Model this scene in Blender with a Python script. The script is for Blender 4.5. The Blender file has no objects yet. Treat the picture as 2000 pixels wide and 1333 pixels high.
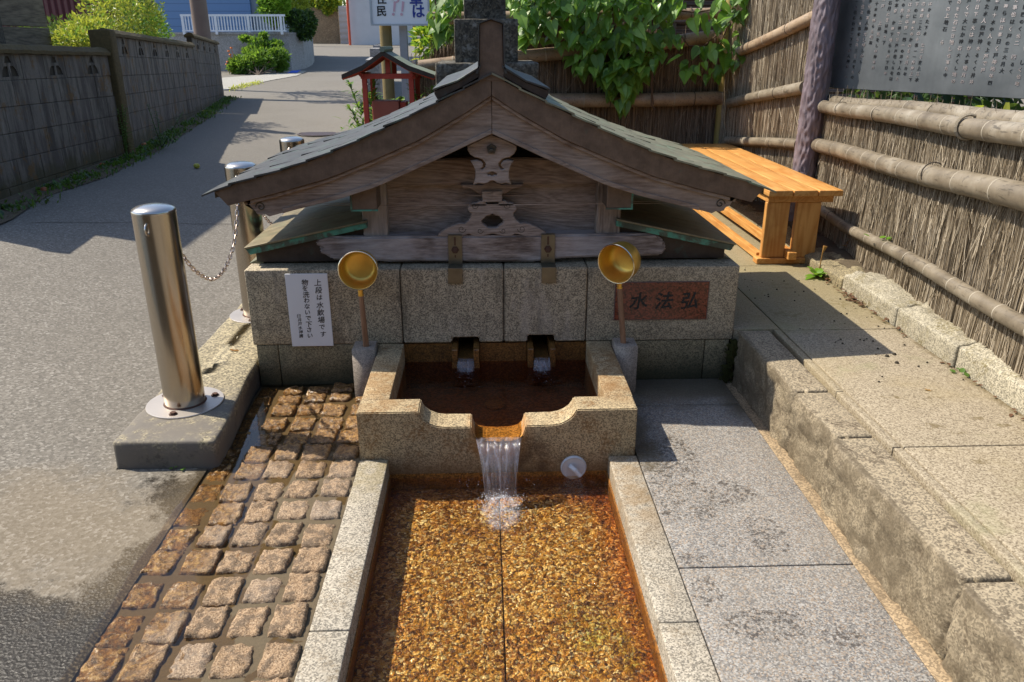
import bpy, bmesh, math, random
import numpy as np
from mathutils import Vector, Matrix, noise
random.seed(7)
SC = bpy.context.scene
COL = SC.collection
PI = math.pi

# ------------------------------------------------------------ camera
F_PX = 1512.0; PITCH = 0.3675; YAW = 0.0348; CAMH = 1.4
_f = Vector((math.sin(YAW)*math.cos(PITCH), math.cos(YAW)*math.cos(PITCH), -math.sin(PITCH)))
_r = Vector((math.cos(YAW), -math.sin(YAW), 0)); _u = _r.cross(_f)
CAMP = Vector((0, 0, CAMH))
cam = bpy.data.cameras.new('camera'); cam.lens = F_PX/2000*36; cam.sensor_width = 36
cam.clip_start = 0.02; cam.clip_end = 900
camo = bpy.data.objects.new('camera', cam); COL.objects.link(camo)
camo.matrix_world = Matrix(((_r.x, _u.x, -_f.x, 0), (_r.y, _u.y, -_f.y, 0), (_r.z, _u.z, -_f.z, CAMH), (0, 0, 0, 1)))
SC.camera = camo
cam.dof.use_dof = True; cam.dof.focus_distance = 3.1; cam.dof.aperture_fstop = 14.0

# ------------------------------------------------------------ sky, sun, exposure
SUN = Vector((0.80, -0.27, -1.0))
W = bpy.data.worlds.new('World'); SC.world = W; W.use_nodes = True
wn = W.node_tree; bg = wn.nodes['Background']
sky = wn.nodes.new('ShaderNodeTexSky'); sky.sky_type = 'NISHITA'; sky.sun_disc = False
sky.sun_elevation = math.atan2(1.0, math.hypot(SUN.x, SUN.y)); sky.sun_rotation = math.atan2(-SUN.x, -SUN.y)
wn.links.new(sky.outputs[0], bg.inputs[0]); bg.inputs[1].default_value = 0.15
sl = bpy.data.lights.new('sun', 'SUN'); sl.energy = 4.9; sl.angle = math.radians(0.53); sl.color = (1.0, 0.915, 0.77)
so = bpy.data.objects.new('sun', sl); COL.objects.link(so); so.location = (-8, 3, 10)
so.rotation_euler = SUN.to_track_quat('-Z', 'Y').to_euler()
SC.view_settings.view_transform = 'Standard'; SC.view_settings.look = 'None'
SC.view_settings.exposure = 0.56; SC.view_settings.gamma = 1.0
SC.view_settings.use_curve_mapping = False
SC.cycles.max_bounces = 7; SC.cycles.transparent_max_bounces = 12
SC.cycles.caustics_reflective = False; SC.cycles.caustics_refractive = False
SC.cycles.sample_clamp_indirect = 6

# ------------------------------------------------------------ geometry helpers
def ray(px, py): return _f + _r*((px-1000)/F_PX) - _u*((py-666.5)/F_PX)
def atY(px, py, Y):
    d = ray(px, py); return CAMP + d*(Y/d.y)
def atX(px, py, X):
    d = ray(px, py); return CAMP + d*(X/d.x)
def atZ(px, py, z):
    d = ray(px, py); return CAMP + d*((z-CAMH)/d.z)
def S(t): t = min(1, max(0, t)); return t*t*(3-2*t)
def zroad(x, y):
    u = max(S((-1.2-x)/2.3), S((y-7)/6.0))
    return -0.022 + 0.25*u*S((y-0.5)/5.5) + 0.006*max(0, y-6) + 0.028*max(0, min(y, 75)-19)
def atG(px, py):
    d = ray(px, py); t = 1.0
    for i in range(4000):
        p = CAMP + d*t
        if p.z <= zroad(p.x, p.y): return Vector((p.x, p.y, zroad(p.x, p.y)))
        t += 0.02 + t*0.002
    return CAMP + d*60
def onL(px, py, P, Q, off=0):
    n = Vector((-(Q[1]-P[1]), Q[0]-P[0])); n.normalize()
    d = ray(px, py); t = (n.x*P[0]+n.y*P[1]+off)/(n.x*d.x+n.y*d.y)
    return CAMP + d*t

class MB:
    """collects vertices and faces of ONE mesh"""
    def __init__(s): s.v = []; s.f = []
    def add(s, v, f):
        b = len(s.v); s.v += [tuple(p) for p in v]; s.f += [tuple(i+b for i in q) for q in f]; return s
    def box(s, a, b):
        (x0, y0, z0), (x1, y1, z1) = a, b
        return s.add([(x0,y0,z0),(x1,y0,z0),(x1,y1,z0),(x0,y1,z0),(x0,y0,z1),(x1,y0,z1),(x1,y1,z1),(x0,y1,z1)],
                     [(0,3,2,1),(4,5,6,7),(0,1,5,4),(1,2,6,5),(2,3,7,6),(3,0,4,7)])
    def prism(s, out, y0, y1):
        """outline [(x,z)] in the XZ plane, extruded along Y"""
        n = len(out)
        a = sum(out[i][0]*out[(i+1) % n][1]-out[(i+1) % n][0]*out[i][1] for i in range(n))
        if a < 0: out = out[::-1]
        v = [(x, y0, z) for x, z in out]+[(x, y1, z) for x, z in out]
        f = [tuple(range(n)), tuple(range(2*n-1, n-1, -1))]+[(i, i+n, (i+1) % n+n, (i+1) % n) for i in range(n)]
        return s.add(v, f)
    def poly(s, out, z0, z1):
        n = len(out)
        a = sum(out[i][0]*out[(i+1) % n][1]-out[(i+1) % n][0]*out[i][1] for i in range(n))
        if a < 0: out = out[::-1]
        v = [(x, y, z0) for x, y in out]+[(x, y, z1) for x, y in out]
        f = [tuple(range(n-1, -1, -1)), tuple(range(n, 2*n))]+[(i, (i+1) % n, (i+1) % n+n, i+n) for i in range(n)]
        return s.add(v, f)
    def tube(s, pts, rad, n=8, caps=True, flat=1.0):
        pts = [Vector(p) for p in pts]; m = len(pts)
        if not hasattr(rad, '__len__'): rad = [rad]*m
        v = []; f = []; up = Vector((0, 0, 1)); prev = None
        for i, p in enumerate(pts):
            t = (pts[min(i+1, m-1)]-pts[max(i-1, 0)]).normalized()
            if prev is None:
                a = t.orthogonal().normalized() if abs(t.z) > .9 else t.cross(up).normalized()
            else: a = (prev-t*prev.dot(t)).normalized()
            prev = a; b = t.cross(a)
            for k in range(n):
                w = 2*PI*k/n; v.append(p+(a*math.cos(w)+b*math.sin(w)*flat)*rad[i])
        for i in range(m-1):
            for k in range(n):
                f.append((i*n+k, i*n+(k+1) % n, (i+1)*n+(k+1) % n, (i+1)*n+k))
        if caps: f.append(tuple(range(n-1, -1, -1))); f.append(tuple((m-1)*n+k for k in range(n)))
        return s.add(v, f)
    def lathe(s, prof, n=32, M=None, caps=False):
        v = []; f = []
        for r, z in prof:
            for k in range(n): v.append(Vector((r*math.cos(2*PI*k/n), r*math.sin(2*PI*k/n), z)))
        m = len(prof)
        for i in range(m-1):
            for k in range(n): f.append((i*n+k, i*n+(k+1) % n, (i+1)*n+(k+1) % n, (i+1)*n+k))
        if caps and prof[0][0] > 1e-4: f.append(tuple(range(n-1, -1, -1)))
        if caps and prof[-1][0] > 1e-4: f.append(tuple((m-1)*n+k for k in range(n)))
        if M: v = [M @ p for p in v]
        return s.add(v, f)
    def mesh(s, name, bevel=0, smooth=False, seg=1):
        me = bpy.data.meshes.new(name); me.from_pydata(s.v, [], s.f); me.update()
        if bevel:
            bm = bmesh.new(); bm.from_mesh(me)
            bmesh.ops.bevel(bm, geom=[e for e in bm.edges if len(e.link_faces) == 2 and e.calc_face_angle(0) > .35], offset=bevel, segments=seg, affect='EDGES', clamp_overlap=True)
            bm.to_mesh(me); bm.free()
        if smooth: me.polygons.foreach_set('use_smooth', [True]*len(me.polygons)); me.set_sharp_from_angle(angle=.7)
        return me

def link(name, me, mat=None, parent=None, label=None, cat=None, group=None, kind=None):
    o = bpy.data.objects.new(name, me); COL.objects.link(o)
    if mat:
        if not me.materials: me.materials.append(mat)
    if parent is not None:
        o.parent = parent; o.matrix_parent_inverse = Matrix.Translation(parent_world(parent)).inverted()
    for k, v in (('label', label), ('category', cat), ('group', group), ('kind', kind)):
        if v: o[k] = v
    return o
def parent_world(o):
    return o.location if o.type == 'EMPTY' else Vector((0, 0, 0))
def thing(name, label, cat, loc=(0, 0, 0), group=None):
    o = bpy.data.objects.new(name, None); COL.objects.link(o); o.location = loc; o.empty_display_size = .1
    o['label'] = label; o['category'] = cat
    if group: o['group'] = group
    return o
def struct(name, me, mat, label=None):
    return link(name, me, mat, kind='structure', label=label)
def structE(name, loc=(0, 0, 0)):
    o = bpy.data.objects.new(name, None); COL.objects.link(o); o.location = loc; o['kind'] = 'structure'; return o

def nz(p, s=1.0): return noise.noise(Vector(p)*s)
def stone(x0, x1, y0, y1, z0, z1, r=.006, amp=.0015, step=.06, fq=12, disp=None, name='stone', front=0, ftop=0):
    """softened, slightly uneven block; front = extra rough relief on the -X side, ftop on top"""
    def lines(a, b):
        L = b-a; rr = min(r, L*.4); n = max(1, int((L-2*rr)/step))
        return [a, a+rr*.35, a+rr]+[a+rr+(L-2*rr)*i/n for i in range(1, n)]+[b-rr, b-rr*.35, b]
    X, Y, Z = lines(x0, x1), lines(y0, y1), lines(z0, z1)
    idx = {}; v = []; f = []
    c = Vector(((x0+x1)/2, (y0+y1)/2, (z0+z1)/2)); h = Vector((x1-x0, y1-y0, z1-z0))/2
    def V(i, j, k):
        key = (i, j, k)
        if key in idx: return idx[key]
        p = Vector((X[i], Y[j], Z[k])); d = p-c
        rr = Vector([min(r, q*.8) for q in h])
        inn = Vector([max(-h[a]+rr[a], min(h[a]-rr[a], d[a])) for a in range(3)])
        e = d-inn
        if e.length > 1e-7: e = e.normalized()*min(rr)
        q = c+inn+e
        nn = e.normalized() if e.length > 0 else Vector((0, 0, 1))
        a = amp*nz(q, fq)+amp*.5*nz(q+Vector((7, 3, 1)), fq*2.7)
        if front and i == 0:
            m = min(1, (z1-q.z)/(.10*(z1-z0)+.005))
            a += front*m*(nz(q, 7)*.8+1.1*abs(nz(q, 17))+.6*nz(q, 42)+.1)
        if disp: q = disp(q, nn)
        q = q+nn*a
        idx[key] = len(v); v.append(tuple(q)); return idx[key]
    nx, ny, nzz = len(X)-1, len(Y)-1, len(Z)-1
    for i in range(nx):
        for j in range(ny):
            f.append((V(i,j,0), V(i,j+1,0), V(i+1,j+1,0), V(i+1,j,0))); f.append((V(i,j,nzz), V(i+1,j,nzz), V(i+1,j+1,nzz), V(i,j+1,nzz)))
    for i in range(nx):
        for k in range(nzz):
            f.append((V(i,0,k), V(i+1,0,k), V(i+1,0,k+1), V(i,0,k+1))); f.append((V(i,ny,k), V(i,ny,k+1), V(i+1,ny,k+1), V(i+1,ny,k)))
    for j in range(ny):
        for k in range(nzz):
            f.append((V(0,j,k), V(0,j,k+1), V(0,j+1,k+1), V(0,j+1,k))); f.append((V(nx,j,k), V(nx,j+1,k), V(nx,j+1,k+1), V(nx,j,k+1)))
    me = bpy.data.meshes.new(name); me.from_pydata(v, [], f); me.update()
    me.polygons.foreach_set('use_smooth', [True]*len(me.polygons)); return me

def shape2d(loops, y0, y1, bevel=0.0, name='shape'):
    """closed 2D outlines (x,z), inner loops become holes, extruded y0..y1 through a filled curve"""
    cu = bpy.data.curves.new(name, 'CURVE'); cu.dimensions = '2D'; cu.fill_mode = 'BOTH'
    cu.extrude = (y1-y0)/2-bevel; cu.bevel_depth = bevel; cu.bevel_resolution = 0; cu.offset = -bevel
    for L in loops:
        sp = cu.splines.new('POLY'); sp.points.add(len(L)-1)
        for i, (x, z) in enumerate(L): sp.points[i].co = (x, z, 0, 1)
        sp.use_cyclic_u = True
    o = bpy.data.objects.new('tmp', cu); COL.objects.link(o)
    dg = bpy.context.evaluated_depsgraph_get(); me = bpy.data.meshes.new_from_object(o.evaluated_get(dg))
    me.transform(Matrix(((1,0,0,0),(0,0,-1,(y0+y1)/2),(0,1,0,0),(0,0,0,1))))
    bpy.data.objects.remove(o); me.name = name; return me
def text_mesh(s, size, M, extrude=.0008, offset=0.0, shear=0, vert=False, space=1.0, bevel=0):
    """characters as flat geometry; M places the XY text plane"""
    cu = bpy.data.curves.new('lettering', 'FONT'); cu.size = size; cu.extrude = extrude; cu.offset = offset; cu.shear = shear
    cu.body = '\n'.join(s) if vert else s; cu.space_line = space if vert else 1; cu.align_x = 'CENTER'; cu.bevel_depth = bevel; cu.bevel_resolution = 0
    cu.resolution_u = 2
    o = bpy.data.objects.new('tmp', cu); COL.objects.link(o)
    dg = bpy.context.evaluated_depsgraph_get(); me = bpy.data.meshes.new_from_object(o.evaluated_get(dg))
    me.transform(M); bpy.data.objects.remove(o); return me
def frame(o, x, y):
    """matrix from origin and in-plane x / y axes"""
    x = Vector(x).normalized(); y = Vector(y).normalized(); z = x.cross(y)
    return Matrix(((x.x, y.x, z.x, o[0]), (x.y, y.y, z.y, o[1]), (x.z, y.z, z.z, o[2]), (0, 0, 0, 1)))

# ------------------------------------------------------------ material helpers
class G:
    """small node graph writer"""
    def __init__(s, name):
        s.m = bpy.data.materials.new(name); s.m.use_nodes = True; s.t = s.m.node_tree
        s.b = s.t.nodes['Principled BSDF']; s.out = s.t.nodes['Material Output']
        s.pos = s.n('ShaderNodeNewGeometry').outputs['Position']
    def n(s, typ, **kw):
        nd = s.t.nodes.new(typ)
        for k, v in kw.items():
            if k.startswith('i_'):
                s.inp(nd, int(k[2:]) if k[2:].isdigit() else k[2:].replace('_', ' '), v)
            else: setattr(nd, k, v)
        return nd
    def inp(s, nd, key, v):
        if isinstance(v, bpy.types.NodeSocket): s.t.links.new(v, nd.inputs[key])
        else: nd.inputs[key].default_value = (*v, 1) if isinstance(v, tuple) and len(v) == 3 and nd.inputs[key].type == 'RGBA' else v
    def map(s, sc=(1, 1, 1), co=None, rot=(0, 0, 0), loc=(0, 0, 0)):
        nd = s.n('ShaderNodeMapping'); s.inp(nd, 'Vector', co or s.pos); nd.inputs['Scale'].default_value = sc; nd.inputs['Rotation'].default_value = rot; nd.inputs['Location'].default_value = loc
        return nd.outputs[0]
    def noise(s, scale, detail=4, rough=.55, co=None, dist=0, out=0):
        nd = s.n('ShaderNodeTexNoise'); s.inp(nd, 'Vector', co or s.pos); s.inp(nd, 'Scale', scale); nd.inputs['Detail'].default_value = detail
        nd.inputs['Roughness'].default_value = rough; nd.inputs['Distortion'].default_value = dist; return nd.outputs[out]
    def vor(s, scale, feat='F1', co=None, out='Distance', rnd=1):
        nd = s.n('ShaderNodeTexVoronoi', feature=feat); s.inp(nd, 'Vector', co or s.pos); nd.inputs['Scale'].default_value = scale; nd.inputs['Randomness'].default_value = rnd
        return nd.outputs[out]
    def ramp(s, fac, stops, interp='LINEAR'):
        nd = s.n('ShaderNodeValToRGB'); nd.color_ramp.interpolation = interp; s.inp(nd, 0, fac); e = nd.color_ramp.elements
        while len(e) < len(stops): e.new(.5)
        for i, (p, c) in enumerate(stops):
            e[i].position = p; e[i].color = (*c, 1) if isinstance(c, tuple) else (c, c, c, 1)
        return nd.outputs[0]
    def mix(s, fac, a, b, mode='MIX'):
        nd = s.n('ShaderNodeMix', data_type='RGBA', blend_type=mode); s.inp(nd, 0, fac); s.inp(nd, 6, a); s.inp(nd, 7, b); return nd.outputs[2]
    def math(s, op, a, b=0.0, c=0.0, clamp=False):
        nd = s.n('ShaderNodeMath', operation=op, use_clamp=clamp); s.inp(nd, 0, a); s.inp(nd, 1, b); s.inp(nd, 2, c); return nd.outputs[0]
    def step(s, v, a, b):
        nd = s.n('ShaderNodeMapRange', interpolation_type='SMOOTHSTEP'); s.inp(nd, 0, v); s.inp(nd, 1, a); s.inp(nd, 2, b); return nd.outputs[0]
    def xyz(s, co=None):
        nd = s.n('ShaderNodeSeparateXYZ'); s.inp(nd, 0, co or s.pos); return nd.outputs
    def rnd(s): return s.n('ShaderNodeObjectInfo').outputs['Random']
    def col(s, c): s.inp(s.b, 'Base Color', c); return s
    def rough(s, v): s.inp(s.b, 'Roughness', v); return s
    def bump(s, h, strength=.5, dist=.002, prev=None):
        nd = s.n('ShaderNodeBump'); s.inp(nd, 'Height', h); nd.inputs['Strength'].default_value = strength; nd.inputs['Distance'].default_value = dist
        if prev: s.inp(nd, 'Normal', prev)
        s.inp(s.b, 'Normal', nd.outputs[0]); return nd.outputs[0]
    def blob(s, c, r, co=None, sq=(1, 1, 1)):
        """1 inside a soft ellipsoid"""
        v = s.n('ShaderNodeVectorMath', operation='SUBTRACT'); s.inp(v, 0, co or s.pos); v.inputs[1].default_value = c
        w = s.n('ShaderNodeVectorMath', operation='MULTIPLY'); s.inp(w, 0, v.outputs[0]); w.inputs[1].default_value = sq
        l = s.n('ShaderNodeVectorMath', operation='LENGTH'); s.inp(l, 0, w.outputs[0])
        return s.step(l.outputs['Value'], r, r*.45)

def plain(name, c, rough=.6, metal=0, noise_amt=.15, ns=20, bump=.0, spec=None):
    g = G(name); f = g.noise(ns, 5)
    g.col(g.mix(f, tuple(x*(1-noise_amt) for x in c), tuple(min(1, x*(1+noise_amt)) for x in c))).rough(rough)
    g.b.inputs['Metallic'].default_value = metal
    if bump: g.bump(g.noise(ns*4, 4), .6, bump)
    if spec is not None: g.b.inputs['Specular IOR Level'].default_value = spec
    return g.m
def sat(c, k):
    m = .3*c[0]+.59*c[1]+.11*c[2]; return tuple(max(0.002, min(1, m+(x-m)*k)) for x in c)
def granite(name, base, dark=.35, light=1.35, scale=330, stain=None, samt=.6, rough=.75, dens=.5, warm=None, sscale=6, zdark=None, bumpd=.0008, moss=None, finez=True, blobs=(), streak=0, facex=None):
    g = G(name); base = sat(base, 1.04); gsc = g.n('ShaderNodeSeparateColor'); g.inp(gsc, 0, g.vor(scale*.95, out='Color')); a = g.math('ADD', g.math('MULTIPLY', gsc.outputs[0], .62), g.math('MULTIPLY', g.noise(scale*.3, 4, .7), .38)); b = g.noise(scale*.5, 4, .7); c = g.noise(3.0, 4, .6)
    D = tuple(x*dark for x in base); L = tuple(min(1, x*light) for x in base)
    col = g.ramp(a, [(0.20, D), (dens-.17, tuple(x*.62 for x in base)), (dens-.02, base), (.78, L)])
    col = g.mix(g.math('MULTIPLY', g.step(gsc.outputs[1], .20, .12), .8), col, tuple(x*dark*.9 for x in base))
    if warm: col = g.mix(g.math('MULTIPLY', g.step(gsc.outputs[2], .62, .75), .6), col, warm)
    col = g.mix(g.step(c, .2, .8), g.mix(.22, col, (0, 0, 0)), col)
    r = g.rnd(); col = g.mix(g.math('MULTIPLY', r, .16), col, tuple(x*.55 for x in base))
    if stain:
        n = g.noise(sscale, 6, .68, dist=.4); f = g.step(n, .48, .66)
        f = g.math('MULTIPLY', f, g.step(g.noise(scale*.35, 2), .35, .62))
        col = g.mix(g.math('MULTIPLY', f, samt), col, stain)
    if zdark:   # algae / damp grime that sits low on the stone: (z top, z full, colour, amount)
        z = g.math('ADD', g.xyz()[2], g.math('MULTIPLY', g.math('SUBTRACT', g.noise(9, 5, .65), .5), .16))
        f = g.math('MULTIPLY', g.step(z, zdark[0], zdark[1]), zdark[3]); col = g.mix(f, col, zdark[2])
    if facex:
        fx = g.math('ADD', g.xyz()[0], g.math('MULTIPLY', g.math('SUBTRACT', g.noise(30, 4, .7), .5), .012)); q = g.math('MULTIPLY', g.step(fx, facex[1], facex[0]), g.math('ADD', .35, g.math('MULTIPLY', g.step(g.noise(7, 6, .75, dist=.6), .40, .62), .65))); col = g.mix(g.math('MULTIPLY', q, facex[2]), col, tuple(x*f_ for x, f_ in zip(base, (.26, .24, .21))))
    if streak:
        sn = g.noise(13, 5, .7, co=g.map((1, 1, .14))); col = g.mix(g.math('MULTIPLY', g.step(sn, .50, .66), streak), col, tuple(x*.22 for x in base)); col = g.mix(g.math('MULTIPLY', g.step(g.noise(8, 5, .7, co=g.map((1, 1, .3), loc=(3, 1, 2))), .55, .7), streak*.5), col, tuple(min(1, x*1.25) for x in (base[0], base[1]*1.03, base[2]*1.25)))
    for cc, rr_, sq_, bc, ba in blobs:
        q = g.math('MULTIPLY', g.blob(cc, rr_, sq=sq_), g.step(g.noise(16, 5, .7), .30, .60)); col = g.mix(g.math('MULTIPLY', q, ba), col, g.mix(.35, bc, col, 'MULTIPLY') if False else bc)
    if moss:
        nrm = g.n('ShaderNodeNewGeometry').outputs['Normal']; f = g.math('MULTIPLY', g.step(g.noise(5, 6, .7), .5, .62), moss[1]); col = g.mix(f, col, moss[0])
    g.col(col).rough(rough); g.bump(g.math('ADD', g.math('MULTIPLY', a, .5), b), .4, bumpd*.7); return g.m
def oldwood(name, axis, dark, light, sc=1.0, rough=.85, ringy=5.0, bump=.0025, silver=None):
    g = G(name); s = [1, 1, 1]; s['XYZ'.index(axis)] = .13
    co = g.map(tuple(q*sc for q in s)); rnd = g.rnd()
    off = g.n('ShaderNodeVectorMath', operation='ADD'); g.inp(off, 0, co); cmb = g.n('ShaderNodeCombineXYZ'); g.inp(cmb, 0, g.math('MULTIPLY', rnd, 7)); g.inp(cmb, 1, g.math('MULTIPLY', rnd, 3)); g.inp(cmb, 2, g.math('MULTIPLY', rnd, 5)); g.inp(off, 1, cmb.outputs[0]); co = off.outputs[0]
    big = g.noise(ringy, 2, .5, co=co, dist=1.2)
    ring = g.math('FRACT', g.math('MULTIPLY', big, 14.0)); ring = g.math('ABSOLUTE', g.math('SUBTRACT', ring, .5))
    fib = g.noise(110, 4, .7, co=co); patch = g.noise(2.6, 4, .6)
    t = g.math('ADD', g.math('MULTIPLY', ring, .42), g.math('MULTIPLY', fib, .85))
    col = g.ramp(t, [(.22, tuple(x*.5 for x in dark)), (.42, dark), (.78, light)])
    if silver: col = g.mix(g.math('MULTIPLY', g.step(patch, .45, .68), .75), col, g.ramp(t, [(.2, tuple(x*.55 for x in silver)), (.8, silver)]))
    g.col(col).rough(rough); g.bump(t, .75, bump); return g.m
def leafmat(name, c, c2, trans=.45, rough=.45):
    g = G(name); r = g.rnd(); n = g.noise(9, 2)
    col = g.mix(g.math('FRACT', g.math('ADD', g.math('MULTIPLY', r, .9), g.math('MULTIPLY', n, .6))), c, c2)
    g.col(col).rough(rough); tr = g.n('ShaderNodeBsdfTranslucent'); g.inp(tr, 'Color', g.mix(.25, col, (.55, .75, .08)))
    mx = g.n('ShaderNodeMixShader'); mx.inputs[0].default_value = trans; g.t.links.new(g.b.outputs[0], mx.inputs[1]); g.t.links.new(tr.outputs[0], mx.inputs[2]); g.t.links.new(mx.outputs[0], g.out.inputs[0])
    return g.m
# ============================================================ MATERIALS
gr_wall = granite('wall granite', (.46, .385, .27), scale=260, stain=(.075, .06, .045), samt=.5, streak=.55, zdark=(.14, -.03, (.035, .035, .018), .85))
gr_base = granite('damp granite', (.30, .25, .15), scale=260, stain=(.06, .05, .03), samt=.7, zdark=(.16, -.03, (.03, .034, .016), .9))
gr_basin = granite('basin granite', (.47, .37, .225), blobs=(((.04, 2.55, .06), .15, (1, 1, 1.1), (.42, .17, .025), 1.0), ((.04, 2.57, .05), .11, (1, .8, 1), (.42, .17, .025), 1.0), ((.16, 2.5, -.03), .12, (1.4, 1, .9), (.07, .035, .015), .75), ((-.41, 2.75, .17), .25, (1.2, .8, 1), (.22, .11, .03), .6), ((.49, 2.85, .17), .3, (1.2, .8, 1), (.20, .10, .03), .7)), scale=250, stain=(.17, .08, .02), samt=.75, sscale=9, zdark=(.03, -.10, (.16, .085, .03), .8))
gr_rim = granite('rim granite', (.42, .375, .30), blobs=(((.49, 2.45, -.02), .35, (1, .6, 1), (.24, .15, .06), .55), ((-.42, 2.48, -.02), .22, (1, .7, 1), (.22, .17, .06), .5)), scale=270, stain=(.17, .12, .06), samt=.6, sscale=4.5, rough=.7)
gr_slab = granite('grey slab granite', (.40, .385, .365), dark=.55, light=1.35, scale=290, stain=(.12, .105, .09), samt=.0, warm=(.44, .36, .27), rough=.75)
gr_terr = granite('terrace granite', (.42, .36, .245), dark=.5, light=1.2, scale=300, stain=(.20, .16, .07), samt=.35, sscale=2.2)
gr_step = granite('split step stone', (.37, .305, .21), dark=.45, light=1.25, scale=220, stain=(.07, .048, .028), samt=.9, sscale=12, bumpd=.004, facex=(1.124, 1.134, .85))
gr_kerb = granite('kerb granite', (.40, .36, .27), dark=.45, scale=260, stain=(.14, .11, .035), samt=.85, sscale=11)
gr_dark = granite('lichened dark stone', (.075, .066, .05), dark=.4, light=1.8, scale=90, stain=(.22, .22, .20), samt=.8, sscale=14, rough=.9)
gr_post = granite('ladle post stone', (.37, .32, .27), dark=.7, light=1.15, scale=300, stain=(.12, .09, .06), samt=.4)
gr_red = granite('red granite', (.20, .048, .028), dark=.25, light=1.35, scale=150, rough=.25, dens=.5)
gr_brown = granite('rusty wet stone', (.21, .10, .03), dark=.35, light=1.6, scale=230, stain=(.05, .03, .012), samt=.7, sscale=14, rough=.35)

def slab_mat():
    """grey granite paving: pale speckle, wet-dark marks of splashed water at a few places, damp near the wall"""
    g = G('paving slab'); gsc = g.n('ShaderNodeSeparateColor'); g.inp(gsc, 0, g.vor(240, out='Color')); a = g.math('ADD', g.math('MULTIPLY', gsc.outputs[0], .62), g.math('MULTIPLY', g.noise(70, 4, .7), .38)); b = g.noise(150, 3, .6); c = g.noise(2.5, 4)
    col = g.ramp(a, [(.22, (.10, .095, .09)), (.38, (.18, .17, .158)), (.55, (.235, .222, .203)), (.82, (.37, .352, .325))])
    col = g.mix(g.math('MULTIPLY', g.step(gsc.outputs[1], .70, .78), .55), col, (.30, .215, .14)); col = g.mix(g.math('MULTIPLY', g.step(gsc.outputs[2], .22, .14), .7), col, (.085, .086, .092))
    col = g.mix(g.math('MULTIPLY', g.step(c, .35, .75), .22), col, (.30, .26, .20))
    n = g.noise(75, 6, .8); n2 = g.noise(14, 5, .75); m = None
    for cc, r, sq in (((.64, 2.22, -.02), .16, (1, .8, 1)), ((.80, 2.24, -.02), .13, (1, 1.2, 1)), ((.86, 1.99, -.02), .08, (1, .6, 1)), ((.60, 1.88, -.02), .05, (.8, 1, 1)), ((.72, 1.60, -.02), .13, (.8, 1.7, 1)), ((.60, 1.74, -.02), .06, (1, .7, 1)), ((.90, 1.55, -.02), .07, (1, 1.3, 1)), ((.95, 2.30, -.02), .04, (1, 1.4, 1)), ((.75, 1.38, -.02), .07, (.8, 1.6, 1)), ((.66, 2.48, -.02), .16, (1, .7, 1))):
        q = g.blob(cc, r*1.35, sq=sq); q = g.step(g.math('ADD', g.math('MULTIPLY', q, .5), g.math('ADD', g.math('MULTIPLY', n, 1.7), g.math('MULTIPLY', n2, .5))), 1.60, 1.72)
        m = q if m is None else g.math('MAXIMUM', m, q)
    yy = g.math('ADD', g.xyz()[1], g.math('MULTIPLY', g.noise(7, 5, .6), .35))
    damp = g.step(yy, 3.02, 3.22); xx = g.math('ADD', g.xyz()[0], g.math('MULTIPLY', g.noise(9, 5, .6), .25)); d2 = g.math('MULTIPLY', g.step(xx, .80, .70), g.step(yy, 2.5, 2.7)); d3 = g.math('MULTIPLY', g.step(xx, 1.08, 1.18), g.step(yy, 2.85, 3.1)); damp = g.math('MAXIMUM', damp, g.math('MAXIMUM', d2, d3))
    col = g.mix(g.math('MULTIPLY', m, .78), col, (.045, .036, .027)); col = g.mix(g.math('MULTIPLY', damp, .72), col, (.085, .066, .035))
    g.col(col); w = g.math('MAXIMUM', m, damp); g.inp(g.b, 'Roughness', g.math('SUBTRACT', .78, g.math('MULTIPLY', w, .38)))
    g.bump(a, .25, .0004); return g.m
m_slab = slab_mat()
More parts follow.
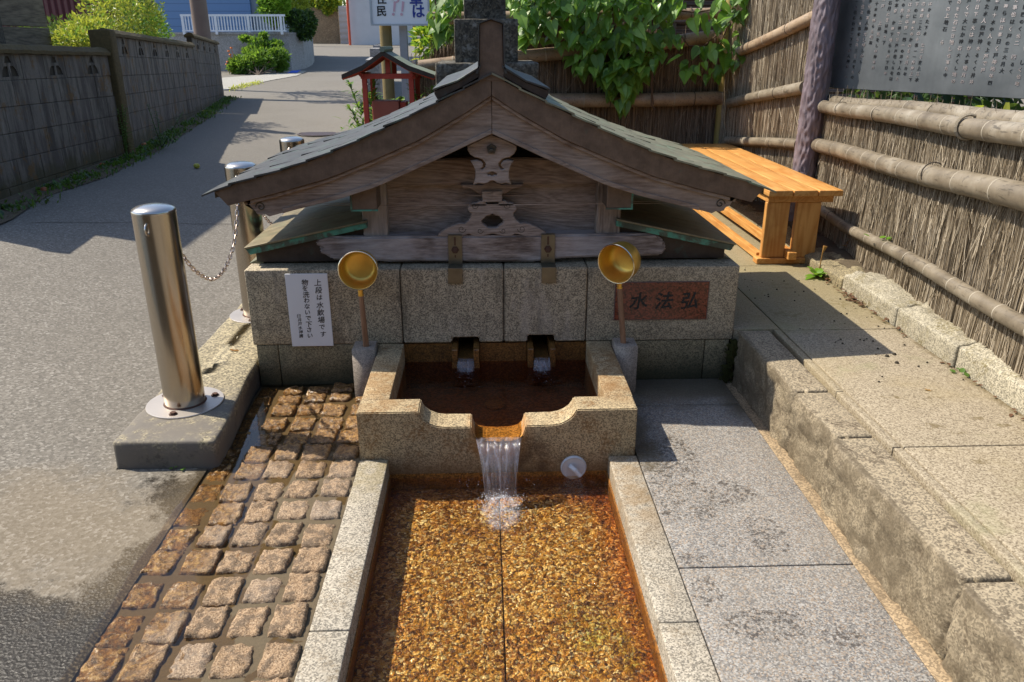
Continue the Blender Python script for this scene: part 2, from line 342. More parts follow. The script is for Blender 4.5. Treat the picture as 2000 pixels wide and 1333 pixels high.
def terrace_mat():
    g = G('terrace slab'); gsc = g.n('ShaderNodeSeparateColor'); g.inp(gsc, 0, g.vor(240, out='Color')); a = g.math('ADD', g.math('MULTIPLY', gsc.outputs[0], .62), g.math('MULTIPLY', g.noise(70, 4, .7), .38)); b = g.noise(150, 3, .6); c = g.noise(1.8, 5, .6)
    col = g.ramp(a, [(.22, (.15, .118, .078)), (.38, (.245, .20, .137)), (.55, (.315, .262, .182)), (.82, (.41, .35, .255))])
    col = g.mix(g.math('MULTIPLY', g.step(c, .45, .68), .45), col, (.30, .235, .12)); col = g.mix(g.math('MULTIPLY', g.step(g.noise(4.2, 5, .6), .55, .7), .4), col, (.24, .23, .12))
    n = g.noise(30, 6, .7, dist=.5); m = None
    for cc, r, sq in (((1.45, 2.48, .21), .05, (1, 1.8, 1)), ((1.60, 2.47, .21), .05, (1, 2.4, 1)), ((1.47, 2.25, .21), .06, (.7, 1.6, 1)), ((1.54, 2.21, .21), .05, (1, 2, 1)), ((1.66, 2.31, .21), .04, (1, 1.2, 1)), ((1.72, 2.25, .21), .035, (1, 1.5, 1)), ((1.50, 2.02, .21), .05, (.8, 1.8, 1)), ((1.73, 3.55, .21), .10, (1, 1, 1)), ((1.42, 3.4, .21), .10, (1, 1.4, 1)), ((1.55, 3.85, .21), .12, (1, 1.4, 1))):
        q = g.blob(cc, r*1.25, sq=sq); q = g.step(g.math('ADD', g.math('MULTIPLY', q, .6), n), 1.08, 1.16); m = q if m is None else g.math('MAXIMUM', m, q)
    col = g.mix(g.math('MULTIPLY', m, .6), col, (.12, .085, .03))
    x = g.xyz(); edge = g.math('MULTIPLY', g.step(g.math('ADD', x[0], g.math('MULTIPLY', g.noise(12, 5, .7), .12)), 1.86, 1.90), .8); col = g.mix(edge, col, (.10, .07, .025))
    damp = g.math('MULTIPLY', g.step(g.math('ADD', x[1], g.math('MULTIPLY', g.noise(4, 5, .7), .6)), 3.3, 3.8), .5); col = g.mix(damp, col, (.19, .155, .06))
    crumbs = g.math('MULTIPLY', g.step(g.vor(24), .11, .07), g.step(g.noise(5), .5, .6)); col = g.mix(g.math('MULTIPLY', crumbs, .7), col, (.09, .05, .02))
    g.col(col).rough(.8); g.bump(a, .25, .0004); return g.m
m_terr = terrace_mat()

def asphalt_mat():
    g = G('asphalt'); v = g.vor(105, out='Color'); vd = g.vor(105); a = g.noise(230, 3, .6); c = g.noise(.9, 5, .6); x = g.xyz()
    sp = g.n('ShaderNodeSeparateColor'); g.inp(sp, 0, v)
    col = g.ramp(sp.outputs[0], [(0, (.085, .075, .06)), (.5, (.155, .138, .113)), (.85, (.22, .197, .163)), (1, (.33, .305, .265))])
    fine = g.ramp(a, [(.3, (.06, .054, .046)), (.7, (.22, .20, .172))]); col = g.mix(.30, col, fine)
    far = g.step(x[1], 3, 10); col = g.mix(g.math('MULTIPLY', far, .6), col, (.155, .143, .125))
    col = g.mix(g.math('MULTIPLY', g.step(c, .45, .7), .3), col, (.11, .098, .08))
    n = g.math('ADD', g.math('MULTIPLY', g.math('SUBTRACT', g.noise(3.6, 6, .72), .5), .9), g.math('MULTIPLY', g.math('SUBTRACT', g.noise(90, 3, .7), .5), .14))
    w1 = g.step(g.math('ADD', x[1], n), 1.86, 1.78)
    w2 = g.math('MULTIPLY', g.step(g.math('ADD', x[0], g.math('MULTIPLY', n, .7)), -1.13, -1.05), g.step(x[1], 2.55, 2.42))
    wet = g.math('MAXIMUM', w1, w2); col = g.mix(g.math('MULTIPLY', wet, .90), col, (.018, .015, .011))
    brown = g.math('MULTIPLY', g.step(g.math('ABSOLUTE', g.math('SUBTRACT', g.math('ADD', x[1], n), 2.1)), .5, .1), g.step(x[0], -2.6, -1.3)); col = g.mix(g.math('MULTIPLY', brown, .35), col, (.22, .16, .085))
    g.col(col); g.inp(g.b, 'Roughness', g.math('SUBTRACT', .86, g.math('MULTIPLY', wet, .60))); g.inp(g.b, 'Specular IOR Level', g.math('SUBTRACT', .4, g.math('MULTIPLY', wet, .15)))
    b1 = g.bump(g.math('MULTIPLY', g.math('ADD', vd, g.noise(150, 4, .8)), g.math('ADD', 1.0, g.math('MULTIPLY', wet, 1.6))), .6, .0010); return g.m
m_road = asphalt_mat()

def cobble_mat():
    g = G('pink cobble granite'); a = g.noise(240, 3, .6); b = g.noise(38, 5, .7); r = g.rnd(); x = g.xyz()
    col = g.ramp(a, [(.34, (.13, .08, .04)), (.46, (.31, .20, .11)), (.56, (.43, .29, .17)), (.68, (.56, .42, .28))])
    col = g.mix(g.math('MULTIPLY', g.step(b, .47, .58), .72), col, (.10, .07, .045))
    col = g.mix(g.math('MULTIPLY', g.step(r, .7, 1), .45), col, g.ramp(a, [(.3, (.17, .13, .10)), (.7, (.50, .43, .35))]))
    # wet by the wall and along the low edge; iron stained
    wy = g.step(g.math('ADD', x[1], g.math('MULTIPLY', g.noise(6, 3), .3)), 2.45, 2.85); wx = g.step(g.math('ADD', x[0], g.math('MULTIPLY', g.math('SUBTRACT', g.noise(11, 3), .5), .25)), -.74, -.92)
    wet = g.math('MAXIMUM', wy, wx)
    col = g.mix(g.math('MULTIPLY', wet, .85), col, g.ramp(g.noise(60, 5, .7), [(.35, (.035, .018, .006)), (.5, (.20, .095, .025)), (.66, (.46, .27, .08))]))
    g.col(col); g.inp(g.b, 'Roughness', g.math('SUBTRACT', .75, g.math('MULTIPLY', wet, .55))); g.bump(g.math('ADD', g.math('MULTIPLY', a, .4), g.math('ADD', g.math('MULTIPLY', b, 1.2), g.noise(90, 5, .8))), .9, .007); return g.m
m_cob = cobble_mat()
m_mortar = plain('sandy mortar', (.105, .077, .042), .85, noise_amt=.4, ns=140, bump=.002)
m_soil = plain('soil', (.10, .075, .045), .95, noise_amt=.5, ns=40, bump=.01)
m_ground = plain('ground earth', (.16, .14, .11), .95, noise_amt=.3, ns=3)
m_gap = plain('dark joint dirt', (.035, .028, .018), .95, noise_amt=.5, ns=60)
m_gutter = granite('mortar gutter', (.36, .27, .17), dark=.6, light=1.3, scale=200, stain=(.14, .10, .06), samt=.6, sscale=10)
m_moss = plain('moss', (.055, .06, .012), 1.0, noise_amt=.6, ns=150, bump=.006)

wd_bar = oldwood('weathered wood along X', 'X', (.17, .115, .085), (.33, .245, .19), bump=.0025, silver=(.36, .29, .245))
wd_log = oldwood('weathered log', 'X', (.13, .09, .07), (.42, .34, .30), ringy=4.5, bump=.006, silver=(.50, .45, .44))
wd_post = oldwood('weathered post', 'Z', (.19, .135, .10), (.36, .28, .225), silver=(.42, .36, .32))
wd_carve = oldwood('weathered carving', 'X', (.23, .175, .145), (.42, .34, .30), sc=1.6, ringy=4)
wd_shed = oldwood('shed boards', 'X', (.10, .078, .05), (.22, .175, .115), sc=.5)
wd_dark = oldwood('old dark boards', 'X', (.045, .035, .022), (.13, .11, .08), sc=.5)
def copper_mat(name, base, patina, amt, zref=None, streak='Z', scale=14):
    g = G(name); s = [1, 1, 1]; s['XYZ'.index(streak)] = .12; co = g.map(tuple(s)); n = g.noise(scale, 6, .7); st = g.noise(160, 3, .6, co=co)
    col = g.ramp(n, [(.3, tuple(x*.6 for x in base)), (.7, tuple(min(1, x*1.35) for x in base))]); col = g.mix(g.math('MULTIPLY', st, .35), col, tuple(x*.35 for x in base))
    f = g.math('MULTIPLY', g.step(g.noise(scale*.7, 6, .7, dist=.5), .62-amt*.3, .70-amt*.2), min(1, amt+.2)); col = g.mix(f, col, patina)
    g.col(col).rough(.5); g.b.inputs['Metallic'].default_value = .25; g.b.inputs['Specular IOR Level'].default_value = .4; g.bump(st, .35, .0006, g.bump(n, .4, .002)); return g.m
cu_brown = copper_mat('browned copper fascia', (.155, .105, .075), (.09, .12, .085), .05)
cu_tile = copper_mat('copper shingle', (.07, .068, .064), (.10, .145, .115), .35, streak='X')
cu_green = copper_mat('green copper', (.23, .22, .15), (.20, .29, .19), .35, streak='X')
cu_patina = copper_mat('verdigris edge', (.08, .10, .075), (.09, .33, .25), .6)
cu_skirt = copper_mat('olive copper sheet', (.25, .21, .13), (.17, .22, .13), .3, streak='X')
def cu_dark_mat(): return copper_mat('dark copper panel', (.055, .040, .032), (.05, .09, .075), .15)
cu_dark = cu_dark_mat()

def steel_mat():
    g = G('brushed stainless'); co = g.map((1, 1, .02)); n = g.noise(300, 3, .6, co=co); w = g.noise(1.4, 2, co=g.map((1, 1, .25)))
    g.col(g.mix(w, (.40, .34, .27), (.50, .45, .38))); g.b.inputs['Metallic'].default_value = 1; g.inp(g.b, 'Roughness', g.math('ADD', .17, g.math('MULTIPLY', n, .08))); g.b.inputs['Anisotropic'].default_value = .3; tg = g.n('ShaderNodeTangent', direction_type='RADIAL', axis='Z'); g.inp(g.b, 'Tangent', tg.outputs[0])
    return g.m
m_steel = steel_mat()
m_chrome = plain('polished stainless', (.52, .49, .45), .25, 1, .05)
m_chain = plain('steel chain', (.50, .42, .38), .3, 1, .15, 80)
m_plate = plain('worn steel plate', (.52, .47, .42), .48, .85, .15, 12)
m_brass = plain('brass ladle', (.80, .50, .10), .33, .7, .15, 25)
m_bolt = plain('rusty bolt', (.09, .045, .03), .75, .3, .4, 90, .001)
m_strap = plain('steel strap', (.16, .14, .10), .35, .7, .3, 30)
def handle_mat():
    g = G('ladle handle'); n = g.noise(60, 4, .6, co=g.map((1, 1, .1))); g.col(g.ramp(n, [(.3, (.17, .085, .045)), (.7, (.33, .19, .115))])).rough(.6); g.bump(n, .4, .001); return g.m
m_handle = handle_mat()
m_white = plain('white sign plate', (.74, .75, .78), .45, 0, .04, 6)
m_black = plain('black ink', (.012, .012, .014), .6)
m_blueink = plain('blue letters', (.02, .04, .25), .5)
m_pinkink = plain('faded pink letters', (.62, .38, .45), .5)
m_pvc = plain('pale plastic', (.55, .57, .60), .35, 0, .12, 40)

def bamboo_mat(name, a, b, c):
    g = G(name); n = g.noise(5, 5, .6); s = g.noise(90, 3, .6, co=g.map((1, .08, 1))); d = g.noise(26, 6, .75)
    col = g.ramp(n, [(.3, a), (.55, b), (.75, c)]); col = g.mix(g.math('MULTIPLY', s, .3), col, tuple(x*.45 for x in a))
    col = g.mix(g.math('MULTIPLY', g.step(d, .54, .66), .55), col, tuple(x*.4 for x in a)); col = g.mix(g.math('MULTIPLY', g.step(s, .60, .68), .6), col, tuple(x*.3 for x in a)); g.col(col).rough(.5); g.bump(s, .3, .001); return g.m
bb_light = bamboo_mat('greyed bamboo', (.12, .095, .065), (.235, .195, .14), (.37, .33, .265))
bb_brown = bamboo_mat('brown bamboo', (.20, .13, .08), (.36, .26, .17), (.44, .35, .26))
m_node = plain('bamboo node ring', (.34, .30, .235), .7)
m_twine = plain('black twine', (.05, .04, .032), .9, 0, .4, 200)
m_rope = plain('grey hemp rope', (.27, .23, .17), .95, 0, .4, 200, .002)
def twig_mat(name, a, b, c):
    g = G(name); at = g.n('ShaderNodeAttribute', attribute_name='tint').outputs['Fac']
    n = g.noise(14, 3); col = g.ramp(g.math('ADD', g.math('MULTIPLY', at, .75), g.math('MULTIPLY', n, .25)), [(.0, a), (.45, b), (.95, c)]); g.col(col).rough(.85); return g.m
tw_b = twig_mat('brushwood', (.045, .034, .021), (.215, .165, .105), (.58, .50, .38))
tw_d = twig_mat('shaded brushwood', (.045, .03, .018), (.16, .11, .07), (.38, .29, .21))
m_core = plain('packed brushwood core', (.035, .026, .016), 1, 0, .5, 60)
def bark_mat():
    g = G('moulded bark post'); n = g.noise(10, 5, .6, co=g.map((1, 1, .35)))
    g.col(g.ramp(n, [(.3, (.10, .077, .085)), (.7, (.21, .168, .19))])).rough(.5); g.bump(g.noise(90, 4, .6, co=g.map((1, 1, .4))), .35, .002); return g.m
m_bark = bark_mat()
def bench_mat(ax=0):
    g = G('orange timber %d' % ax); geo = g.map(((1, .06, 1), (1, 1, .06))[ax]); r = g.rnd(); cmb = g.n('ShaderNodeCombineXYZ'); g.inp(cmb, 0, r); g.inp(cmb, 2, g.math('MULTIPLY', r, 3))
    o = g.n('ShaderNodeVectorMath', operation='ADD'); g.inp(o, 0, geo); g.inp(o, 1, cmb.outputs[0]); big = g.noise(9, 2, co=o.outputs[0], dist=1.0)
    ring = g.math('ABSOLUTE', g.math('SUBTRACT', g.math('FRACT', g.math('MULTIPLY', big, 9)), .5)); w = g.noise(4.5, 5, .65)
    col = g.ramp(ring, [(0, (.47, .205, .045)), (.5, (.61, .32, .095))]); col = g.mix(g.math('MULTIPLY', g.step(w, .48, .7), .5), col, (.36, .11, .015))
    kn = g.math('MULTIPLY', g.step(g.vor(7, co=g.map((1, .5, 1))), .07, .03), .8); col = g.mix(kn, col, (.12, .035, .008)); col = g.mix(g.math('MULTIPLY', g.step(g.noise(30, 5, .8), .60, .72), .5), col, (.22, .12, .06))
    g.col(col).rough(.5); g.bump(ring, .3, .001); return g.m
m_bench = bench_mat(); m_benchz = bench_mat(1)
m_redpaint = plain('red oxide paint', (.42, .05, .028), .55, 0, .25, 30)
m_redbox = plain('faded red box', (.34, .10, .065), .6, 0, .2, 12)
m_roofg = plain('grey green sheet roof', (.17, .20, .155), .6, .1, .2, 20)
def block_mat():
    g = G('weathered concrete block'); a = g.noise(200, 4, .7); x = g.xyz(); st = g.noise(9, 5, .7, co=g.map((1, 1, .16))); r = g.rnd()
    col = g.ramp(a, [(.3, (.09, .08, .065)), (.7, (.20, .18, .15))]); col = g.mix(g.math('MULTIPLY', g.step(st, .42, .60), .8), col, (.03, .025, .02)); col = g.mix(g.math('MULTIPLY', g.step(g.noise(14, 5, .7, co=g.map((1, 1, .2), loc=(5, 3, 0))), .56, .7), .6), col, (.26, .23, .20)); col = g.mix(g.math('MULTIPLY', r, .35), col, (.12, .10, .09))
    z = g.math('ADD', x[2], g.math('MULTIPLY', g.noise(6, 5, .7), .35)); f = g.math('MULTIPLY', g.step(z, .62, .50), .75); col = g.mix(f, col, (.05, .045, .015))
    m = g.math('MULTIPLY', g.step(g.noise(5, 6, .75), .54, .64), .75); col = g.mix(m, col, (.13, .07, .018))
    g.col(col).rough(.95); g.bump(a, .7, .003); return g.m
m_block = block_mat()
m_cap = plain('mossy wall cap', (.085, .062, .024), .95, 0, .6, 30, .01)
m_conc = granite('stained concrete', (.36, .35, .345), dark=.8, light=1.1, scale=60, stain=(.16, .14, .12), samt=.6, sscale=.7)
m_concbrown = granite('brown weathered concrete', (.30, .215, .13), dark=.7, light=1.2, scale=40, stain=(.12, .08, .045), samt=.7, sscale=.5)
m_concwhite = plain('pale concrete', (.55, .55, .57), .8, 0, .1, 2)
m_rail = plain('white railing', (.66, .69, .75), .5)
def siding(name, c, h):
    g = G(name); x = g.xyz(); w = g.math('FRACT', g.math('MULTIPLY', x[2], 1/h)); g.col(g.mix(g.step(w, .0, .14), tuple(q*.55 for q in c), c)).rough(.6); return g.m
m_blue = siding('blue siding', (.125, .23, .42), .24)
def corr(name, c, h, axis=0):
    g = G(name); x = g.xyz(); w = g.math('SINE', g.math('MULTIPLY', x[axis], 2*PI/h)); g.col(c).rough(.5); g.bump(w, 1, .012); return g.m
m_maroon = corr('maroon sheet metal', (.12, .018, .03), .09)
m_grillebrown = corr('brown lattice wall', (.12, .075, .055), .06, 2)
m_pole = plain('brown utility pole', (.17, .125, .10), .8, 0, .2, 4)
m_gravel = plain('pale gravel', (.33, .32, .29), .95, 0, .4, 30, .02)
m_pipe = plain('red plastic pipe', (.55, .07, .02), .45)
m_dirtyglass = plain('greenish corrugated sheet', (.06, .10, .085), .5, 0, .3, 40)

lf_ivy = leafmat('ivy leaf', (.11, .25, .03), (.25, .42, .07), .40, .35)
lf_green = leafmat('green leaf', (.06, .14, .02), (.13, .25, .04), .40)
lf_dark = leafmat('dark leaf', (.022, .06, .02), (.05, .11, .03), .3)
lf_yel = leafmat('yellow green leaf', (.26, .32, .02), (.46, .45, .06), .45)
lf_bright = leafmat('bright leaf', (.10, .24, .02), (.19, .36, .03), .45)
lf_dry = leafmat('dry leaf', (.30, .14, .04), (.42, .24, .08), .3)
m_stem = plain('vine stem', (.10, .06, .035), .9)
m_trunk = plain('bark', (.09, .065, .045), .95, 0, .4, 20, .01)

def bronze_mat():
    g = G('bronze board'); n = g.noise(3.5, 5, .6); s = g.noise(40, 3, .6, co=g.map((1, 1, .06)))
    col = g.ramp(n, [(.3, (.12, .13, .14)), (.7, (.24, .25, .26))]); col = g.mix(g.math('MULTIPLY', s, .3), col, (.05, .06, .055)); g.col(col).rough(.36); g.b.inputs['Metallic'].default_value = .55; g.bump(s, .15, .0006); return g.m
m_bronze = bronze_mat()
m_glint = plain('glint painted lettering', (.55, .48, .50), .25, .9, .3, 90)  # pale metal paints the glints of the engraved strokes

def water_mat(name, tint, alpha_tint, rip, rs, dist=.01, gl=1.0):
    """clear shallow water: light passes, the surface mirrors the sky by its angle"""
    g = G(name); g.t.nodes.remove(g.b); tr = g.n('ShaderNodeBsdfTransparent'); tr.inputs[0].default_value = (*tint, 1)
    gl_ = g.n('ShaderNodeBsdfGlossy'); gl_.inputs['Roughness'].default_value = .03; gl_.inputs['Color'].default_value = (gl, gl, gl, 1)
    b = g.n('ShaderNodeBump'); b.inputs['Strength'].default_value = rip; b.inputs['Distance'].default_value = dist
    g.inp(b, 'Height', g.math('ADD', g.noise(rs, 3, .6, dist=.6), g.math('MULTIPLY', g.noise(rs*3.2, 2), .3)))
    fr = g.n('ShaderNodeFresnel'); fr.inputs['IOR'].default_value = 1.333; g.t.links.new(b.outputs[0], fr.inputs['Normal']); g.t.links.new(b.outputs[0], gl_.inputs['Normal'])
    mx = g.n('ShaderNodeMixShader'); g.t.links.new(fr.outputs[0], mx.inputs[0]); g.t.links.new(tr.outputs[0], mx.inputs[1]); g.t.links.new(gl_.outputs[0], mx.inputs[2]); g.t.links.new(mx.outputs[0], g.out.inputs[0]); return g.m
wt_pool = water_mat('trough water', (.97, .88, .70), 0, .9, 42, .022)
wt_up = water_mat('basin water', (.80, .58, .38), 0, .45, 16, .008)
wt_pud = water_mat('puddle water', (.86, .78, .64), 0, .12, 12, .002)
def fall_mat():
    g = G('falling water'); g.t.nodes.remove(g.b); tr = g.n('ShaderNodeBsdfTransparent'); tr.inputs[0].default_value = (.93, .92, .94, 1)
    st = g.noise(60, 5, .65, co=g.map((1, .22, .13)), dist=.8); b = g.n('ShaderNodeBump'); b.inputs['Strength'].default_value = 1; b.inputs['Distance'].default_value = .006; g.inp(b, 'Height', st)
    gl = g.n('ShaderNodeBsdfGlossy'); gl.inputs['Roughness'].default_value = .1; g.t.links.new(b.outputs[0], gl.inputs['Normal'])
    df = g.n('ShaderNodeBsdfTranslucent'); df.inputs[0].default_value = (.75, .75, .85, 1); dd = g.n('ShaderNodeBsdfDiffuse'); dd.inputs[0].default_value = (.62, .62, .72, 1); wh = g.n('ShaderNodeMixShader'); wh.inputs[0].default_value = .5; g.t.links.new(df.outputs[0], wh.inputs[1]); g.t.links.new(dd.outputs[0], wh.inputs[2])
    m1 = g.n('ShaderNodeMixShader'); g.inp(m1, 0, g.math('ADD', .12, g.math('MULTIPLY', g.step(st, .40, .76), .42))); g.t.links.new(tr.outputs[0], m1.inputs[1]); g.t.links.new(wh.outputs[0], m1.inputs[2])
    m2 = g.n('ShaderNodeMixShader'); fr = g.n('ShaderNodeFresnel'); fr.inputs[0].default_value = 1.4; g.t.links.new(b.outputs[0], fr.inputs['Normal']); g.inp(m2, 0, g.math('ADD', g.math('MULTIPLY', fr.outputs[0], 1.3), .04, clamp=True)); g.t.links.new(m1.outputs[0], m2.inputs[1]); g.t.links.new(gl.outputs[0], m2.inputs[2]); g.t.links.new(m2.outputs[0], g.out.inputs[0]); return g.m
m_fall = fall_mat()
def drop_mat():
    g = G('water drop'); g.col((.85, .87, .92)).rough(.05); g.b.inputs['Alpha'].default_value = .42; g.b.inputs['Specular IOR Level'].default_value = 1.0; return g.m
m_drop = drop_mat()
m_lip = granite('orange stained lip', (.40, .20, .055), dark=.35, light=1.5, scale=240, rough=.35)
def froth_mat():
    g = G('churned froth'); n = g.noise(150, 4, .7); n2 = g.noise(30, 4, .6); b = g.blob((.042, 2.27, -.1), .15, sq=(1.5, .85, 1))
    f = g.math('MULTIPLY', g.step(g.math('ADD', g.math('MULTIPLY', n, .7), g.math('ADD', g.math('MULTIPLY', n2, .5), g.math('MULTIPLY', b, .25))), .74, .92), b)
    tr = g.n('ShaderNodeBsdfTransparent'); mx = g.n('ShaderNodeMixShader'); g.inp(mx, 0, g.math('MULTIPLY', f, .22)); g.col((.80, .80, .84)).rough(.15); g.bump(n, .9, .004)
    g.t.links.new(tr.outputs[0], mx.inputs[1]); g.t.links.new(g.b.outputs[0], mx.inputs[2]); g.t.links.new(mx.outputs[0], g.out.inputs[0]); return g.m
m_froth = froth_mat()
def pool_floor_mat():
    """exposed aggregate stained orange by iron: tiny pebbles, each its own tone"""
    g = G('orange pebble floor'); d = g.n('ShaderNodeVectorMath', operation='ADD'); nv = g.noise(38, 2, .5, out=1); sc = g.n('ShaderNodeVectorMath', operation='SCALE'); g.inp(sc, 0, nv); sc.inputs['Scale'].default_value = .034; g.inp(d, 0, g.pos); g.inp(d, 1, sc.outputs[0]); co = d.outputs[0]
    v = g.vor(115, co=co, out='Color'); e = g.vor(115, 'DISTANCE_TO_EDGE', co=co); sp = g.n('ShaderNodeSeparateColor'); g.inp(sp, 0, v)
    col = g.ramp(sp.outputs[0], [(0, (.07, .025, .003)), (.22, (.26, .10, .010)), (.45, (.50, .24, .03)), (.68, (.74, .43, .10)), (.88, (.93, .68, .28)), (1, (1, .90, .60))])
    col = g.mix(g.math('MULTIPLY', g.step(e, .08, .0), .7), col, (.10, .04, .008)); p = g.noise(2.2, 4, .6); col = g.mix(g.math('MULTIPLY', g.step(p, .50, .68), .6), col, (.62, .36, .14), 'MULTIPLY')
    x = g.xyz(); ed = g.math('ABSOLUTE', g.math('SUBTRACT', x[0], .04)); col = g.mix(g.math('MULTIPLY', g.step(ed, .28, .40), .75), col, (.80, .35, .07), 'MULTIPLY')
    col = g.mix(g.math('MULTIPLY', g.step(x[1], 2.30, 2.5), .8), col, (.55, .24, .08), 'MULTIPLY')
    gr = g.math('MULTIPLY', g.step(g.noise(3.1, 5, .7), .52, .66), g.step(g.math('SUBTRACT', x[0], x[1]), -1.9, -1.3)); col = g.mix(g.math('MULTIPLY', gr, .8), col, (.62, .85, .34), 'MULTIPLY'); col = g.mix(g.math('MULTIPLY', g.step(g.noise(6, 5, .7, dist=.6), .54, .64), .4), col, (.45, .22, .06), 'MULTIPLY')
    g.col(col).rough(.5); g.bump(e, .8, .006); return g.m
m_pool = pool_floor_mat()
m_rust = granite('rust stained trough side', (.30, .13, .03), dark=.4, light=1.5, scale=220, stain=(.07, .03, .01), samt=.6, sscale=10, rough=.5)
m_upfloor = granite('dark red basin floor', (.24, .085, .028), dark=.5, light=1.6, scale=120, stain=(.25, .12, .03), samt=.4, sscale=6)
# ============================================================ GROUND, ROAD, PAVING
def grid(xs, ys, zf, keep=lambda x, y: True):
    v = []; f = []; nx, ny = len(xs), len(ys)
    for j in ys:
        for i in xs: v.append((i, j, zf(i, j)))
    for j in range(ny-1):
        for i in range(nx-1):
            if keep((xs[i]+xs[i+1])/2, (ys[j]+ys[j+1])/2): f.append((j*nx+i, j*nx+i+1, (j+1)*nx+i+1, (j+1)*nx+i))
    me = bpy.data.meshes.new('sheet'); me.from_pydata(v, [], f); me.update(); me.polygons.foreach_set('use_smooth', [True]*len(f)); return me
def zground(x, y):
    if -1.36 < x < 2.6 and 0 < y < 7.2: return -.55
    return zroad(x, y)-.05 if y < 90 else zroad(0, 75)-.05
xs = [-400, -150, -60, -30, -20]+[-14+i for i in range(13)]+[-1.4, -1.3, 0, 2.5, 2.7, 4, 8, 20, 60, 150, 400]
ys = [-400, -100, -20, -5, -1, 0.05, 2, 4, 6, 7.1, 7.3]+[8+i*2 for i in range(35)]+[90, 150, 300, 600]
struct('ground', grid(xs, ys, zground), m_ground)
rx = [-16, -14, -12, -10, -9, -8, -7, -6, -5, -4.5, -4, -3.6, -3.2, -2.9, -2.6, -2.3, -2.0, -1.7, -1.5, -1.33, -1.2, -1.1, -1.005, 0, 1.2, 2.4, 3.6]
ry = [-6, -3, -1, 0, .5, 1, 1.4, 1.7, 2, 2.3, 2.462, 2.8, 3.2, 3.6, 4, 4.5, 5, 5.6, 6.2, 7, 8, 9, 10, 11, 12, 13, 14, 16, 18, 19, 20, 22, 24, 27, 30, 34, 38, 43, 48, 54, 60, 75, 90]
def keep_road(x, y):
    if y < 2.462: return x < -1.005
    if y < 5.6: return x < -1.33
    if y < 7: return x < 0
    return x < 3.6 and x > -1.6-y*.9
struct('road', grid(rx, ry, lambda x, y: zroad(x, y)-(.004 if y < 2.46 and x > -1.6 else 0), keep_road), m_road)

# lower court: big slabs right of the trough
court = structE('lower_pavement', (.8, 2, -.02))
link('bedding', MB().box((.545, .5, -.12), (1.12, 3.20, -.045)).mesh('bedding'), m_gap, court)
for a, b in ((.76, 1.841), (1.846, 2.922), (2.927, 3.188)):
    link('slab', stone(.5495, 1.064, a, b, -.09, -.022, r=.004, amp=.0006, step=.12), m_slab, court)
link('gutter', stone(1.068, 1.125, .5, 3.188, -.10, -.034, r=.008, amp=.004, step=.03, fq=14), m_gutter, court)
# step stones up to the terrace
steps = structE('stone_step', (1.18, 2, -.03))
cuts = [3.187, 2.541, 2.192, 1.478, .70]
for i in range(4):
    def dsp(q, n, i=i):
        e = min(q.y-cuts[i+1]-.005, cuts[i]-.005-q.y); return q+Vector(((.012*math.sin(q.y*3+i*2)+.024*math.exp(-max(0, e)/.009) if q.x < 1.15 else 0), 0, -.004*math.exp(-max(0, e)/.006)))
    sx = 1.108+(.0, .012, .006, .012)[i]
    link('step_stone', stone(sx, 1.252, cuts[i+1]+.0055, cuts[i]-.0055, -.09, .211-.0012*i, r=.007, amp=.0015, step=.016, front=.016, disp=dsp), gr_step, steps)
terr = structE('terrace_pavement', (1.5, 3, .21))
link('bedding', MB().box((1.14, .4, -.1), (2.5, 6.9, .165)).mesh('bedding'), m_gap, terr)
for a, b in ((.7, 2.114), (2.12, 2.535), (2.539, 3.195)):
    link('border_strip', stone(1.277, 1.306, a, b, .14, .209, r=.003, amp=.0006, step=.1), m_terr, terr)
for a, b in ((.5, 1.056), (1.061, 2.114), (2.119, 3.180), (3.186, 4.235), (4.241, 5.295), (5.300, 6.5)):
    link('slab', stone(1.312, 1.834, a, b, .14, .21, r=.003, amp=.0006, step=.15), m_terr, terr)
for a, b in ((3.201, 4.235), (4.241, 5.295), (5.300, 6.5)):
    link('slab', stone(1.099, 1.306, a, b, .14, .21, r=.003, amp=.0006, step=.15), m_terr, terr)
link('soil', grid([1.935+.02*i for i in range(24)], [1+.09*i for i in range(62)], lambda x, y: .272+.02*nz((x, y, 0), 9)+.015*nz((x, y, 3), 25)), m_soil, terr)
MB_ = MB()
# kerb in front of the brushwood fence
kerb = thing('kerb_stones', 'row of rough topped granite kerb stones at the foot of the brushwood fence', 'kerb', (1.88, 3.5, .21))
kc = [5.9, 5.1, 4.30, 3.78, 3.225, 2.752, 2.06, 1.3]
for i in range(7):
    top = (.262, .262, .265, .293, .298, .300, .302)[i]
    def dk(q, n, t=top):
        m_ = S((q.x-1.842)/.07) if n.z > .3 else 0
        return q+Vector((0, 0, m_*(.012+.020*nz(q, 14)+.014*nz(q, 40))))
    link('kerb_stone', stone(1.836+.002*(i % 2), 1.975+.035*min(3, i == 2 or i == 3), kc[i+1]+.005, kc[i]-.005, .12, top, r=.012, amp=.002, step=.022, disp=dk), gr_kerb if i > 2 else gr_base, kerb)
